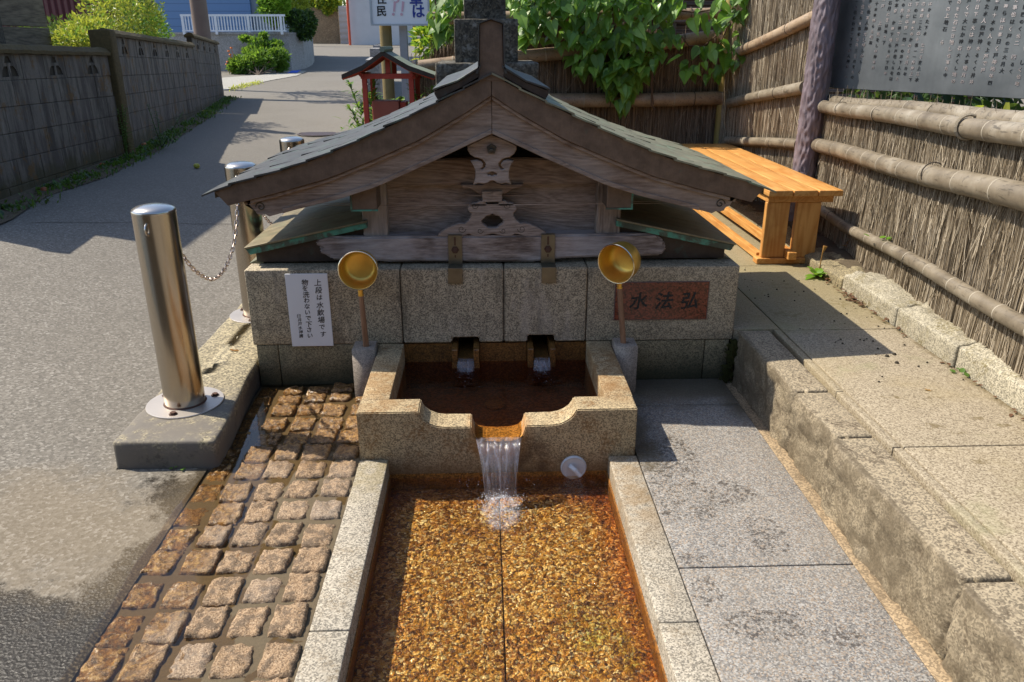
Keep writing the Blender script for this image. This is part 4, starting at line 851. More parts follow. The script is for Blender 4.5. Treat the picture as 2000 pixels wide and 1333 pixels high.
k1 = link('frog_leg_strut', shape2d([kae, hol], 3.255, 3.295, bevel=.003), wd_carve, sh)
scr = MB()
for cxp, cyp, rr, s0 in ((935, 492, 20, 1), (1118, 492, 20, -1), (862, 622, 24, 1), (1196, 622, 24, -1), (965, 632, 18, 1), (1092, 632, 18, -1)):
    scr.tube([atY(600+(cxp+s0*rr*(1-t/15)*math.cos(t*.6))/2.857, 230+(cyp+rr*(1-t/15)*math.sin(t*.6))/2.857, 3.2545) for t in range(13)], .0013, 5)
link('carved_scroll', scr.mesh('scr'), wd_dark, k1, kind='stuff')
# ridge
for sd in (-1, 1):
    q = [(.045, 1.312), (.13, 1.262), (.215, 1.232), (.218, 1.222), (.205, 1.199), (.10, 1.250), (.045, 1.282)]
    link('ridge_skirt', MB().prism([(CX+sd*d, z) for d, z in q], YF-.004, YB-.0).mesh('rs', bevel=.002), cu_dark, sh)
    link('ridge_sheet', MB().prism([(CX+sd*d, z) for d, z in ((.040, 1.322), (.13, 1.270), (.222, 1.240), (.222, 1.233), (.13, 1.2625), (.040, 1.313))], YF-.012, YB+.006).mesh('rsh', bevel=.001), cu_tile, sh)
zt = atY(962, 38, YF).z; zs = atY(962, 46, YF).z; zb = atY(960, 132, YF).z
link('ridge_box', MB().prism([(CX-.052, zb-.05), (CX-.046, zb+.01), (CX-.043, zs), (CX, zt), (CX+.043, zs), (CX+.046, zb+.01), (CX+.052, zb-.05)], YF-.002, YB).mesh('rb', bevel=.003), cu_brown, sh)
ed_ = MB()
for s_ in (-1, 1):
    ed_.prism([(CX+s_*.043, zs-.001), (CX+s_*.047, zs+.002), (CX, zt+.005), (CX, zt)], YF-.014, YB+.01)
    ed_.prism([(CX+s_*.0462, zb+.004), (CX+s_*.0435, zs), (CX+s_*.048, zs+.002), (CX+s_*.051, zb+.004)], YF-.012, YF+.02)
    ed_.prism([(CX+s_*.0462, zb+.004), (CX+s_*.051, zb+.004), (CX+s_*.060, zb-.022), (CX+s_*.050, zb-.022)], YF-.012, YF+.05)
link('ridge_edging', ed_.mesh('re'), cu_tile, sh)
# steel straps over log and ledge
for x in (-.131, .268):
    b = thing('steel_strap', 'steel strap with a rusty bolt hooked over the wall above the %s spout' % ('left' if x < 0 else 'right'), 'bracket', (x, 3.2, .5), 'steel straps on the log beam')
    link('strap', MB().box((x-.030, 3.2445, .509), (x+.030, 3.2475, .635)).box((x-.030, 3.183, .5062), (x+.030, 3.2475, .5089)).box((x-.031, 3.180, .440), (x+.031, 3.1832, .5089)).box((x-.030, 3.2475, .6352), (x+.030, 3.262, .638)).mesh('strap', bevel=.0008), m_strap, b)
    link('slot', MB().box((x-.004, 3.2435, .592), (x+.004, 3.2446, .628)).box((x-.003, 3.2435, .538), (x+.003, 3.2446, .550)).mesh('slot'), m_bolt, b)
    link('bolt', MB().lathe([(.017, 0), (.017, .003), (.011, .003), (.012, .009), (0, .010)], 6, Matrix.Translation((x, 3.2444, .572)) @ Matrix.Rotation(PI/2, 4, 'X')).mesh('bolt'), m_bolt, b)

# ============================================================ BOLLARDS AND CHAIN
def bollard():
    t = thing('bollard', 'x', 'bollard', (0, 0, .085), 'stainless bollards on the concrete kerb')
    prof = [(.0745, 0), (.0745, .752)]; 
    link('tube', MB().lathe(prof, 64).mesh('t', smooth=True), m_steel, t)
    link('cap', MB().lathe([(.0746, .7521), (.0750, .755), (.0746, .760), (.071, .766), (.058, .773), (.04, .778), (.02, .7805), (0, .781)], 64).mesh('cap', smooth=True), m_chrome, t)
    link('weld_ring', MB().lathe([(.0745, .012), (.079, .008), (.0805, .0045)], 64).mesh('w', smooth=True), m_bolt, t)
    link('base_plate', MB().lathe([(0, 0), (.143, 0), (.1435, .004), (.142, .006), (0, .006)], 72).mesh('bp'), m_plate, t)
    for a in (-1.62, .5, 2.6):
        link('anchor_bolt', MB().lathe([(.017, .006), (.017, .008), (.011, .008), (.0115, .015), (0, .0155)], 6, Matrix.Translation((.112*math.cos(a), .112*math.sin(a), 0))).mesh('ab'), m_bolt, t)
    link('chain_eye', MB().tube([(.012*math.cos(q), -.078-.014*math.sin(q), .700+.016*math.cos(q*1)) if False else (0, -.072-.020*math.sin(q*PI/8), .705+.02*math.cos(q*PI/8)) for q in range(9)], .004, 8).mesh('eye', smooth=True), m_chrome, t)
    return t
def at_loc(t, loc):
    for ch in t.children: ch.matrix_parent_inverse = Matrix.Identity(4)
    t.location = loc
bproto = bollard(); at_loc(bproto, (-1.182, 2.785, .085))
def dup(t, loc, label):
    r = t.copy(); COL.objects.link(r); r.location = loc; r['label'] = label
    for ch in t.children:
        c_ = ch.copy(); COL.objects.link(c_); c_.parent = r
    return r
bproto['label'] = 'nearest stainless bollard, tall in the foreground on the kerb end'
dup(bproto, (-1.182, 3.845, .085), 'middle stainless bollard, partly behind the left eave of the shelter')
dup(bproto, (-1.180, 4.915, .085), 'farthest stainless bollard, only its top above the roof edge')
st = []
for k in range(24):
    q = 2*PI*k/24; st.append((.0065*math.cos(q), 0, (.0105 if math.sin(q) > 0 else -.0105)+.0065*math.sin(q)))
lk = MB(); pts = st+[st[0]]; lk.tube(pts, .0026, 6, caps=False); lkm = lk.mesh('link', smooth=True); lkm.materials.append(m_chain)
def chain(ctrl, label, px, py_):
    t = thing('chain', label, 'chain', (px, py_, .5), 'steel chains slung between the bollards')
    C = [Vector((-1.182, a, b)) for a, b in ctrl]; P = []
    for i in range(len(C)-1):
        p0, p1, p2, p3 = C[max(i-1, 0)], C[i], C[i+1], C[min(i+2, len(C)-1)]
        for k in range(30):
            u = k/30; P.append(.5*((2*p1)+(p2-p0)*u+(2*p0-5*p1+4*p2-p3)*u*u+(3*p1-p0-3*p2+p3)*u**3))
    P.append(C[-1]); acc = 0; nxt = .012; n = 0
    for a, b in zip(P, P[1:]):
        acc += (b-a).length
        if acc >= nxt:
            d = (b-a).normalized(); o = link('link', lkm, None, t)
            o.matrix_basis = Matrix.Translation(a) @ d.to_track_quat('Z', 'X').to_matrix().to_4x4() @ Matrix.Rotation((n % 2)*PI/2+.4, 4, 'Z'); n += 1; nxt += .0255
c1 = [(2.862, .785), (2.90, .72), (2.954, .655), (3.075, .542), (3.226, .458), (3.33, .438), (3.435, .447), (3.55, .490), (3.637, .553), (3.71, .65), (3.762, .79)]
chain(c1, 'steel chain sagging from the nearest bollard to the middle one', -1.182, 3.3)
chain([(a+1.066, b) for a, b in c1], 'steel chain between the middle and farthest bollards, mostly behind the shelter', -1.182, 4.4)
# ============================================================ FENCES
def twigs(P, Q, zb, zt, n, th, off, seed, lean=.05, r0=.0016, r1=.0038, stray=.05, side=1, flare=0):
    """a curtain of thin upright twigs along P..Q"""
    R = random.Random(seed); P = Vector((P[0], P[1], 0)); Q = Vector((Q[0], Q[1], 0)); D = Q-P; L = D.length; D.normalize(); N = Vector((D.y, -D.x, 0))*side
    v = []; f = []; tint = []
    for k in range(n):
        s_ = R.uniform(0, L); dep = off-R.random()**1.5*th; b = zb(s_/L)+R.uniform(-.03, .02); t = zt(s_/L)+R.uniform(-.08, .06)
        if R.random() < .45:
            m = R.uniform(b, t); b, t = (b, m+.15) if R.random() < .5 else (m-.15, t)
        ln = R.gauss(0, lean); strayed = R.random() < stray
        if strayed: ln = R.gauss(0, .35); dep = off+R.uniform(0, .012); m = R.uniform(b, t); b = m-R.uniform(.04, .14); t = m+R.uniform(.04, .14)
        H_ = t-b; seg = 4; ph = R.uniform(0, 6); am = R.uniform(.001, .006); r = R.uniform(r0, r1)*(.75 if strayed else 1); c = min(1, max(0, R.gauss(.45, .30)+(.25 if strayed else 0)))
        base = len(v)
        for i in range(seg):
            u = i/(seg-1); p = P+D*(s_+ln*H_*(u-.5)+am*math.sin(ph+u*5))+N*(dep+am*math.cos(ph+u*4)+(flare*(1-u)**3 if flare else 0)); z = b+H_*u; rr = r*(1-.45*u)
            for k3 in range(3):
                a = k3*2.094+ph; v.append((p.x+D.x*math.cos(a)*rr+N.x*math.sin(a)*rr, p.y+D.y*math.cos(a)*rr+N.y*math.sin(a)*rr, z)); tint.append(c)
        for i in range(seg-1):
            for k3 in range(3): f.append((base+i*3+k3, base+i*3+(k3+1) % 3, base+(i+1)*3+(k3+1) % 3, base+(i+1)*3+k3))
    me = bpy.data.meshes.new('twigs'); me.from_pydata(v, [], f); me.update()
    at = me.attributes.new('tint', 'FLOAT', 'POINT'); at.data.foreach_set('value', tint); return me
def bamboo(parent, pts, r0, r1, mat, nodes=.28, seed=0, name='bamboo_pole', label=None):
    R = random.Random(seed); pts = [Vector(p) for p in pts]; L = sum((b-a).length for a, b in zip(pts, pts[1:])); P = []; Rr = []; nd = []; s_ = 0
    x = R.uniform(.05, nodes)
    while x < L: nd.append(x); x += nodes*R.uniform(.8, 1.25)
    st = [0]
    for q in nd: st += [q-.02, q-.006, q, q+.006, q+.02]
    st += [L*k/24 for k in range(1, 24)]+[L]; st = sorted(max(0, min(L, q)) for q in st)
    cum = [0]
    for a, b in zip(pts, pts[1:]): cum.append(cum[-1]+(b-a).length)
    def along(q):
        for i in range(len(pts)-1):
            if q <= cum[i+1]+1e-6: return pts[i].lerp(pts[i+1], (q-cum[i])/(cum[i+1]-cum[i]))
        return pts[-1]
    last = -1
    for q in st:
        if q-last < .0015: continue
        last = q; r = r0+(r1-r0)*q/L
        for c_ in nd:
            d = abs(q-c_)
            if d < .021: r *= 1+.045*(1-d/.021)
        p = along(q)+Vector((0, 0, .004*math.sin(q*4+seed))); P.append(p); Rr.append(r)
    o = link(name, MB().tube(P, Rr, 18).mesh('bamboo', smooth=True), mat, parent, label=label)
    m = MB()
    for c_ in nd:
        a = along(c_-.003)+Vector((0, 0, .004*math.sin(c_*4+seed))); b = along(c_+.003)+Vector((0, 0, .004*math.sin(c_*4+seed))); r = (r0+(r1-r0)*c_/L)*1.052
        m.tube([a, b], [r, r], 18)
    if m.v: link('node_ring', m.mesh('nodes', smooth=True), m_node, o, kind='stuff')
    return o, along, L
def tie(parent, p, d, r, mat=None, w=.0016, turns=1, twist=.5):
    d = Vector(d).normalized(); a = d.orthogonal().normalized(); b = d.cross(a); m = MB()
    for k in range(turns): m.tube([Vector(p)+(a*math.cos(q*PI/8)+b*math.sin(q*PI/8))*(r+w*.7)+d*(k*.004+.003*math.sin(q*PI/8)*twist) for q in range(17)], w, 5)
    link('twine_tie', m.mesh('tie'), mat or m_twine, parent)

FB_P, FB_Q = (1.820, 1.55), (2.232, 5.26)
FBl = (1.927, 2.534), (2.140, 4.447)
fb = thing('brushwood_fence', 'sunlit brushwood fence with grey bamboo rails along the right, in front of the bronze board', 'fence', (2.05, 3.5, .28))
core = MB(); 
def wallbox(P, Q, z0, z1, d0, d1, z1b=None):
    P = Vector((P[0], P[1], 0)); Q = Vector((Q[0], Q[1], 0)); D = (Q-P).normalized(); N = Vector((D.y, -D.x, 0)); z1b = z1 if z1b is None else z1b
    v = [P+N*d0, Q+N*d0, Q+N*d1, P+N*d1]; return MB().add([(p.x, p.y, z0) for p in v]+[(v[0].x, v[0].y, z1), (v[1].x, v[1].y, z1b), (v[2].x, v[2].y, z1b), (v[3].x, v[3].y, z1)], [(0, 3, 2, 1), (4, 5, 6, 7), (0, 1, 5, 4), (1, 2, 6, 5), (2, 3, 7, 6), (3, 0, 4, 7)])
link('fence_core', wallbox(FB_P, FB_Q, .26, 1.10, .02, .055, .98).mesh('core'), m_core, fb)
link('brushwood', twigs(FB_P, FB_Q, lambda u: .27, lambda u: 1.055-.075*u, 19000, .035, .03, 5, side=-1, lean=.022, r0=.0009, r1=.0021, stray=.05, flare=.012), tw_b, fb, kind='stuff')
def P_(px, py, off=.055, PQ=FBl): return onL(px, py, PQ[0], PQ[1], -off) if False else onL(px, py, PQ[0], PQ[1], off)
def ext(a, b, t): return a+(b-a)*t
A1, A2 = P_(1600, 207), P_(2000, 264)
_, al, L_ = bamboo(fb, [A1, A2, ext(A1, A2, 1.5)], .037, .042, bb_light, .30, 3)
dA = (A2-A1).normalized(); tie(fb, A1+dA*.45, dA, .039); tie(fb, A1+dA*2.0, dA, .043, m_rope, .006, 3); tie(fb, A1+dA*1.05, dA, .040)
A3, A4 = onL(1604, 197, *FBl, -.005), onL(2000, 238, *FBl, -.005)
bamboo(fb, [A3, A4, ext(A3, A4, 1.5)], .037, .043, bb_light, .33, 8); tie(fb, A3+dA*.5, dA, .039); tie(fb, A3+dA*1.75, dA, .05)
B1, Bm, B2 = P_(1592, 282, .06), P_(1829, 348, .06), P_(2000, 385, .06)
bamboo(fb, [B1, Bm, B2, ext(Bm, B2, 2.2)], .042, .050, bb_light, .27, 12); dB = (B2-B1).normalized(); tie(fb, B1+dB*.45, dB, .044); tie(fb, B1+dB*1.75, dB, .048, w=.003)
C1, Cm, C2 = P_(1592, 404, .06), P_(1793, 516, .06), P_(2000, 636, .06)
bamboo(fb, [C1, P_(1652, 443, .06), Cm, C2, ext(Cm, C2, 2.2)], .027, .034, bb_light, .22, 21); dC = (C2-C1).normalized(); tie(fb, C1+dC*.35, dC, .030); tie(fb, C1+dC*1.5, dC, .033)

FA_P, FA_Q = (2.215, 5.30), (1.985, 6.68)
fa = thing('brushwood_fence', 'short stretch of brushwood fence between the bark post and the corner behind the bench', 'fence', (2.1, 6, .2))
link('fence_core', wallbox(FA_P, FA_Q, .18, 2.0, .02, .055).mesh('core'), m_core, fa)
link('brushwood', twigs(FA_P, FA_Q, lambda u: .18, lambda u: 2.05, 8000, .035, .03, 15, side=-1, lean=.035, r0=.0013, r1=.0028, stray=.07), tw_b, fa, kind='stuff')
for (x0, y0, x1, y1, ra, rb, sd) in ((1600, 30, 1444, 101, .042, .037, 2), (1572, 170, 1424, 202, .042, .035, 5), (1560, 283, 1420, 274, .036, .032, 7)):
    p, q = onL(x0, y0, FA_P, FA_Q, .06), onL(x1, y1, FA_P, FA_Q, .06)
    bamboo(fa, [p, q], ra, rb, bb_light if sd != 2 else bb_brown, .3, sd); d = (q-p).normalized(); tie(fa, p+d*.35, d, ra*.97); tie(fa, q-d*.2, d, rb*1.02)
bk = thing('brushwood_fence', 'shaded brushwood fence across the back, half hidden by the heart leaved vine', 'fence', (.5, 6.65, .2))
YK = 6.70
link('fence_core', MB().box((-.40, YK+.02, .1), (2.02, YK+.06, 1.36)).mesh('core'), m_core, bk)
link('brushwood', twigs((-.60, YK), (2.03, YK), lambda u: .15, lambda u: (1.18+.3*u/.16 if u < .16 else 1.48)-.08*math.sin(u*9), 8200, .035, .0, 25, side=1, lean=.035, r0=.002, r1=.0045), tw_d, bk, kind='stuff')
for pts, ra, mat, sd in (([(826, 203), (1100, 197), (1412, 193)], .057, bb_brown, 4), ([(818, 131), (1100, 103), (1300, 85), (1392, 72)], .052, bb_brown, 6), ([(836, 36), (1404, 26)], .046, bb_brown, 9)):
    P = [atY(x, y, YK-.07) for x, y in pts]; bamboo(bk, P, ra, ra*.95, mat, .34, sd)
    for s_ in (.25, .62, .9): tie(bk, P[0].lerp(P[-1], s_), (1, 0, 0), ra, w=.003)
link('fence_post', MB().tube([(1.975, YK-.06, .1), (1.972, YK-.06, 1.9)], .04, 14).mesh('fp', smooth=True), plain('yellow bamboo post', (.34, .26, .08), .6, 0, .3, 14), bk)
for x in (.62,):
    link('fence_post', MB().tube([(x, YK+.12, .1), (x, YK+.12, 1.75)], .045, 12).mesh('fp', smooth=True), m_pole, bk)

# bark-textured post and the bronze board
pt = thing('bark_post', 'thick purple grey post moulded like tree bark between fence and bronze board', 'post', (2.12, 5.1, .2))
v = []; f = []; n = 72; m = 190
for j in range(m):
    z = .1+2.1*j/(m-1)
    for i in range(n):
        a = 2*PI*i/n; p = Vector((math.cos(a)*2.2, math.sin(a)*2.2, z*6.5)); 
        h = 1-abs(noise.noise(p*2.1))*2.2; h += .5*noise.noise(Vector((p.x*4, p.y*4, p.z*1.9))); r = .072+.0095*h+.002*nz(p, .6)
        v.append((2.118+.012*nz((0, 0, z), 1.2)+math.cos(a)*r, 5.12+math.sin(a)*r, z))
for j in range(m-1):
    for i in range(n): f.append((j*n+i, j*n+(i+1) % n, (j+1)*n+(i+1) % n, (j+1)*n+i))
me = bpy.data.meshes.new('bark'); me.from_pydata(v, [], f); me.update(); me.polygons.foreach_set('use_smooth', [True]*len(f)); link('post_shaft', me, m_bark, pt)
bd = thing('bronze_board', 'large dark bronze board with rows of small engraved characters above the fence', 'sign', (2.6, 4.4, 1.1))
BP = Vector((2.235, 5.13, 0)); BD = Vector((.454, -.891, 0)); BN = Vector((-.891, -.454, 0))
def bpt(s_, z, o=0): return BP+BD*s_+BN*o+Vector((0, 0, z))
q0 = onL(1617, 172, (BP.x, BP.y), (BP.x+BD.x, BP.y+BD.y)); s0 = (q0-BP).dot(BD); zb0 = q0.z
q1 = onL(2000, 193, (BP.x, BP.y), (BP.x+BD.x, BP.y+BD.y)); zb1 = q1.z; s1 = (q1-BP).dot(BD)
vv = [bpt(s0, zb0), bpt(s1+.5, zb0), bpt(s1+.5, 2.25), bpt(s0, 2.25)]
MBb = MB().add([tuple(p) for p in vv]+[tuple(p-BN*.02) for p in vv], [(0, 1, 2, 3), (7, 6, 5, 4), (0, 4, 5, 1), (1, 5, 6, 2), (2, 6, 7, 3), (3, 7, 4, 0)])
link('board_plate', MBb.mesh('board', bevel=.003), m_bronze, bd)
bm = bmesh.new(); bm2 = bmesh.new(); R = random.Random(3)
chars = '水井戸芦地変日本十四年和事ののしにらくたかるをはで神石上下月一二三人也中大'
glyph = {}
for ch in set(chars): glyph[ch] = text_mesh(ch, .023, Matrix.Identity(4), extrude=.0006, offset=.0003)
def put(bmx, ch, s_, z, sz=1.0):
    M = frame(bpt(s_, z, .0016), (BD.x, BD.y, 0), (0, 0, 1)) @ Matrix.Rotation(R.uniform(-.08, .08), 4, 'Z') @ Matrix.Scale(sz, 4)
    g_ = glyph[ch].copy(); g_.transform(M); bmx.from_mesh(g_); bpy.data.meshes.remove(g_)
last = {5: '水探しのらに', 0: ''}
def s_at(px): q = onL(px, 150, (BP.x, BP.y), (BP.x+BD.x, BP.y+BD.y)); return (q-BP).dot(BD)
for pa, pb, nc in ((1652, 1792, 12), (1828, 1990, 10), (2030, 2100, 3)):
    for c_ in range(nc):
        s_ = s_at(pa+(pb-pa)*c_/(nc-1)); z = zb0+(zb1-zb0)*(s_-s0)/(s1-s0)+.062+R.choice((0, 0, 0, .06, .03, .2)); pit = .031 if pa < 1800 else .034
        while z < 2.2:
            if R.random() > .06: put(bm if R.random() < .45 else bm2, R.choice(chars), s_, z, R.uniform(.85, 1.1)*(1 if pa < 1800 else 1.1))
            z += pit
me = bpy.data.meshes.new('letters'); bm.to_mesh(me); link('lettering', me, m_glint, bd, kind='stuff')
me = bpy.data.meshes.new('letters'); bm2.to_mesh(me); link('lettering', me, plain('shadow painted lettering', (.02, .02, .022), .4, .3), bd, kind='stuff')  # dark tone paints the shadow inside the other engraved characters

# ============================================================ BENCH
bn = thing('bench', 'orange stained slatted wooden bench with trestle legs beside the fence', 'bench', (1.78, 5.3, .21))
zt = .640
for k in range(3):
    a = 1.567+.1405*k; link('seat_plank', stone(a, a+.134, 4.225, 6.36, zt-.033, zt, r=.004, amp=.0006, step=.3), m_bench, bn)
for y in (4.275, 6.24):
    link('seat_bearer', MB().box((1.585, y, zt-.075), (1.955, y+.05, zt-.034)).mesh('b', bevel=.003), m_bench, bn)
    link('leg', MB().box((1.583, y+.004, .247), (1.715, y+.042, zt-.076)).mesh('leg', bevel=.003), m_benchz, bn)
    link('leg', MB().box((1.757, y+.004, .247), (1.893, y+.042, zt-.076)).mesh('leg', bevel=.003), m_benchz, bn)
    link('foot', MB().box((1.555, y-.012, .212), (1.902, y+.058, .246)).mesh('foot', bevel=.003), m_bench, bn)
link('stretcher', MB().box((1.716, 4.215, .248), (1.764, 6.34, .292)).mesh('st', bevel=.003), m_bench, bn)
link('apron', MB().box((1.590, 4.33, zt-.078), (1.612, 6.22, zt-.035)).mesh('ap', bevel=.002), m_bench, bn)
link('apron', MB().box((1.90, 4.33, zt-.078), (1.922, 6.22, zt-.035)).mesh('ap', bevel=.002), m_bench, bn)
link('side_rail', MB().box((1.575, 4.34, .222), (1.61, 6.22, .262)).mesh('sr', bevel=.002), m_bench, bn)
# ============================================================ LEAVES AND PLANTS
def heart_leaf(w=1.0, h=1.2, fold=.25, droop=.25, name='leaf'):
    """heart leaf hanging from its stalk at the origin, tip down, face towards -Y"""
    half = [(0, .02), (.20, .13), (.38, .10), (.50, -.08), (.50, -.30), (.40, -.55), (.24, -.80), (.09, -1.0), (0, -1.15)]
    v = []; ridge = [0, .0, -.05, -.15, -.3, -.5, -.72, -.95, -1.15]
    f = []
    for s_ in (-1, 1):
        b = len(v)
        for k, ((x, z), rz) in enumerate(zip(half, ridge)):
            y = -fold*abs(x)*.6+droop*(z*z)*.5
            v.append((s_*x*w, y+.03*math.sin(k*2.0), z*h)); 
        for k, rz in enumerate(ridge): v.append((s_*.008, .04+droop*(rz*rz)*.5, min(.0, rz)*h))
        n = len(half)
        for k in range(n-1):
            q = (b+k, b+k+1, b+n+k+1, b+n+k); f.append(q if s_ > 0 else q[::-1])
    me = bpy.data.meshes.new(name); me.from_pydata([(x, y, z) for x, y, z in v], [], f); me.update(); me.polygons.foreach_set('use_smooth', [True]*len(f)); return me
LV = [heart_leaf(fold=random.uniform(.1, .6), droop=random.uniform(-.1, .5)) for _ in range(5)]
def lv_mats(mats):
    out = []
    for m_ in mats:
        for l in LV: c_ = l.copy(); c_.materials.clear(); c_.materials.append(m_); out.append(c_)
    return out
def leaf_matrix(p, size, R, spread=.5, up=.6, yaw0=-.45):
    yaw = yaw0+R.gauss(0, .6); roll = R.gauss(0, spread); pitch = (.25+.75*R.random())*up
    return Matrix.Translation(p) @ Matrix.Rotation(yaw, 4, 'Z') @ Matrix.Rotation(-pitch, 4, 'X') @ Matrix.Rotation(roll, 4, 'Y') @ Matrix.Scale(size, 4)
def inpoly(x, y, P):
    c_ = False; j = len(P)-1
    for i in range(len(P)):
        if (P[i][1] > y) != (P[j][1] > y) and x < (P[j][0]-P[i][0])*(y-P[i][1])/(P[j][1]-P[i][1])+P[i][0]: c_ = not c_
        j = i
    return c_
def vine(label, polys, npart, nstuff, size, Yf, R, stems, mats, name='climbing_vine', cat='vine', up=1.15, back=.10):
    t = thing(name, label, cat, tuple(atY(*polys[0][0], Yf))); MS = lv_mats(mats); bmx = bmesh.new(); W_ = [(max(p[0] for p in P)-min(p[0] for p in P))*(max(p[1] for p in P)-min(p[1] for p in P)) for P in polys]
    def pick():
        while True:
            P = R.choices(polys, W_)[0]; x = R.uniform(min(p[0] for p in P), max(p[0] for p in P)); y = R.uniform(min(p[1] for p in P), max(p[1] for p in P))
            if inpoly(x, y, P): return x, y
    for k in range(npart):
        x, y = pick(); q = atY(x, y-8, Yf-R.uniform(0, .13)); o = link('leaf', R.choice(MS), None, t); o.matrix_basis = leaf_matrix(q, size*(.48+.85*R.random()**1.2), R, up=up)
    for k in range(nstuff):
        x, y = pick(); q = atY(x, y-8, Yf+R.uniform(.0, back)); g_ = R.choice(LV).copy(); g_.transform(leaf_matrix(q, size*R.uniform(.7, 1.1), R, up=up)); bmx.from_mesh(g_)
    if nstuff:
        me = bpy.data.meshes.new('leaves'); bmx.to_mesh(me); me.polygons.foreach_set('use_smooth', [True]*len(me.polygons)); link('inner_leaves', me, mats[0], t, kind='stuff')
    m_ = MB()
    for S_ in stems:
        P = [atY(x, y, Yf+.02) for x, y in S_]; m_.tube(P, [.006]*len(P), 5)
    link('stem', m_.mesh('stem'), m_stem, t, kind='stuff'); return t
R = random.Random(11)
vine('dense heart leaved vine spilling over the middle of the back fence', [[(985, -60), (1330, -60), (1320, 20), (1308, 70), (1300, 120), (1262, 150), (1240, 190), (1205, 180), (1170, 165), (1130, 140), (1105, 110), (1060, 85), (1012, 95), (1005, 40)], [(1160, 130), (1275, 110), (1250, 165), (1232, 185), (1222, 232), (1208, 235), (1200, 200), (1170, 165)]], 300, 420, .082, 6.50, R,
     [[(1190, -40), (1200, 60), (1215, 150), (1222, 215)], [(1270, -40), (1275, 60), (1270, 130), (1276, 205)], [(1050, -40), (1040, 50), (1030, 80)], [(1276, 100), (1272, 205), (1280, 215)]], [lf_ivy, lf_green, lf_ivy])
vine('sparse trailing vine with pointed leaves at the corner of the fences', [[(1412, -50), (1500, -50), (1490, 10), (1440, 60), (1450, 120), (1430, 140), (1408, 160), (1400, 110), (1405, 40)], [(1300, 5), (1420, 0), (1410, 45), (1380, 60), (1310, 30)], [(1318, 70), (1345, 70), (1340, 120), (1322, 118)], [(1335, 130), (1362, 125), (1356, 168), (1338, 160)], [(1350, 90), (1405, 85), (1412, 160), (1375, 165), (1355, 130)]], 105, 0, .082, 6.45, R,
     [[(1440, -20), (1418, 60), (1400, 100), (1360, 165)], [(1310, 20), (1360, 25), (1410, 15)], [(1330, 70), (1345, 90), (1375, 90), (1410, 60)]], [lf_green, lf_bright, lf_ivy])
vine('cluster of pale vine leaves left of the stone pedestal on the fence', [[(842, 0), (905, -10), (905, 30), (880, 34), (884, 75), (868, 90), (846, 70), (840, 40)]], 34, 10, .085, 6.50, R, [[(850, 0), (858, 60), (862, 95)]], [lf_green, lf_ivy])

def foliage(parent, clumps, n, size, mat, seed=0, asp=.45, name='foliage', spread=.42):
    """leaf sized folded faces spread through overlapping clumps"""
    R = random.Random(seed); v = []; f = []
    for k in range(n):
        c_, r = R.choice(clumps); u = Vector((R.gauss(0, 1), R.gauss(0, 1), R.gauss(0, 1))).normalized()*(R.random()**.38)
        p = Vector(c_)+Vector((u.x*r[0], u.y*r[1], u.z*r[2])); p += Vector((nz(p, 7), nz(p+Vector((3, 1, 0)), 7), nz(p+Vector((0, 5, 2)), 7)))*spread*min(r)*.6
        d = (u+Vector((R.gauss(0, .6), R.gauss(0, .6), R.gauss(0, .6)+.25))).normalized(); s_ = size*R.uniform(.6, 1.25); a = d.orthogonal().normalized(); a.rotate(Matrix.Rotation(R.uniform(0, 6.28), 3, d)); nn = d.cross(a)
        b = len(v); v += [tuple(p), tuple(p+d*s_*.5+a*s_*asp*.5+nn*s_*.08), tuple(p+d*s_), tuple(p+d*s_*.5-a*s_*asp*.5+nn*s_*.08)]; f.append((b, b+1, b+2)); f.append((b, b+2, b+3))
    me = bpy.data.meshes.new(name); me.from_pydata(v, [], f); me.update(); return link(name, me, mat, parent, kind='stuff')
def bush(name, label, cat, base, clumps, n, size, mat, seed, stem_r=.03, group=None, mat2=None, n2=0):
    t = thing(name, label, cat, base, group); foliage(t, clumps, n, size, mat, seed)
    if mat2: foliage(t, clumps, n2, size, mat2, seed+50)
    m_ = MB(); R = random.Random(seed)
    for c_, r in clumps[:6]:
        b = Vector(base); e = Vector(c_); mid = b.lerp(e, .5)+Vector((R.uniform(-.1, .1), R.uniform(-.1, .1), .05)); m_.tube([b, mid, e], [stem_r, stem_r*.6, stem_r*.25], 6)
    link('trunk', m_.mesh('trunk', smooth=True), m_trunk, t); return t

# dark leaves behind the bronze board, tips poking over the rail
lt_ = thing('broad_leaved_plant', 'dark broad leaved plant in the gap under the bronze board', 'plant', (2.6, 4.6, .6)); mm = MB(); R = random.Random(4)
def strap_leaf(m_, p, d, L, w, n=5, sag=.5):
    d = Vector(d).normalized(); s_ = d.cross(Vector((0, 0, 1))); s_ = s_.normalized() if s_.length > .01 else Vector((1, 0, 0)); b = len(m_.v); vs = []
    for i in range(n+1):
        u = i/n; q = Vector(p)+d*L*u+Vector((0, 0, -sag*L*u*u)); ww = w*math.sin(PI*min(.98, u*.85+.13))
        vs += [q-s_*ww, q+Vector((0, 0, -.2*ww)), q+s_*ww]
    m_.add(vs, [(3*i, 3*i+1, 3*i+4, 3*i+3) for i in range(n)]+[(3*i+1, 3*i+2, 3*i+5, 3*i+4) for i in range(n)])
for k in range(150):
    p = bpt(R.uniform(.1, 2.2), R.uniform(.55, 1.0), -R.uniform(.05, .35)); strap_leaf(mm, p, (R.uniform(-.8, .3), R.uniform(-.8, .8), R.uniform(.6, 1.4)), R.uniform(.2, .4), R.uniform(.02, .035))
link('foliage', mm.mesh('leaves'), lf_dark, lt_, kind='stuff')
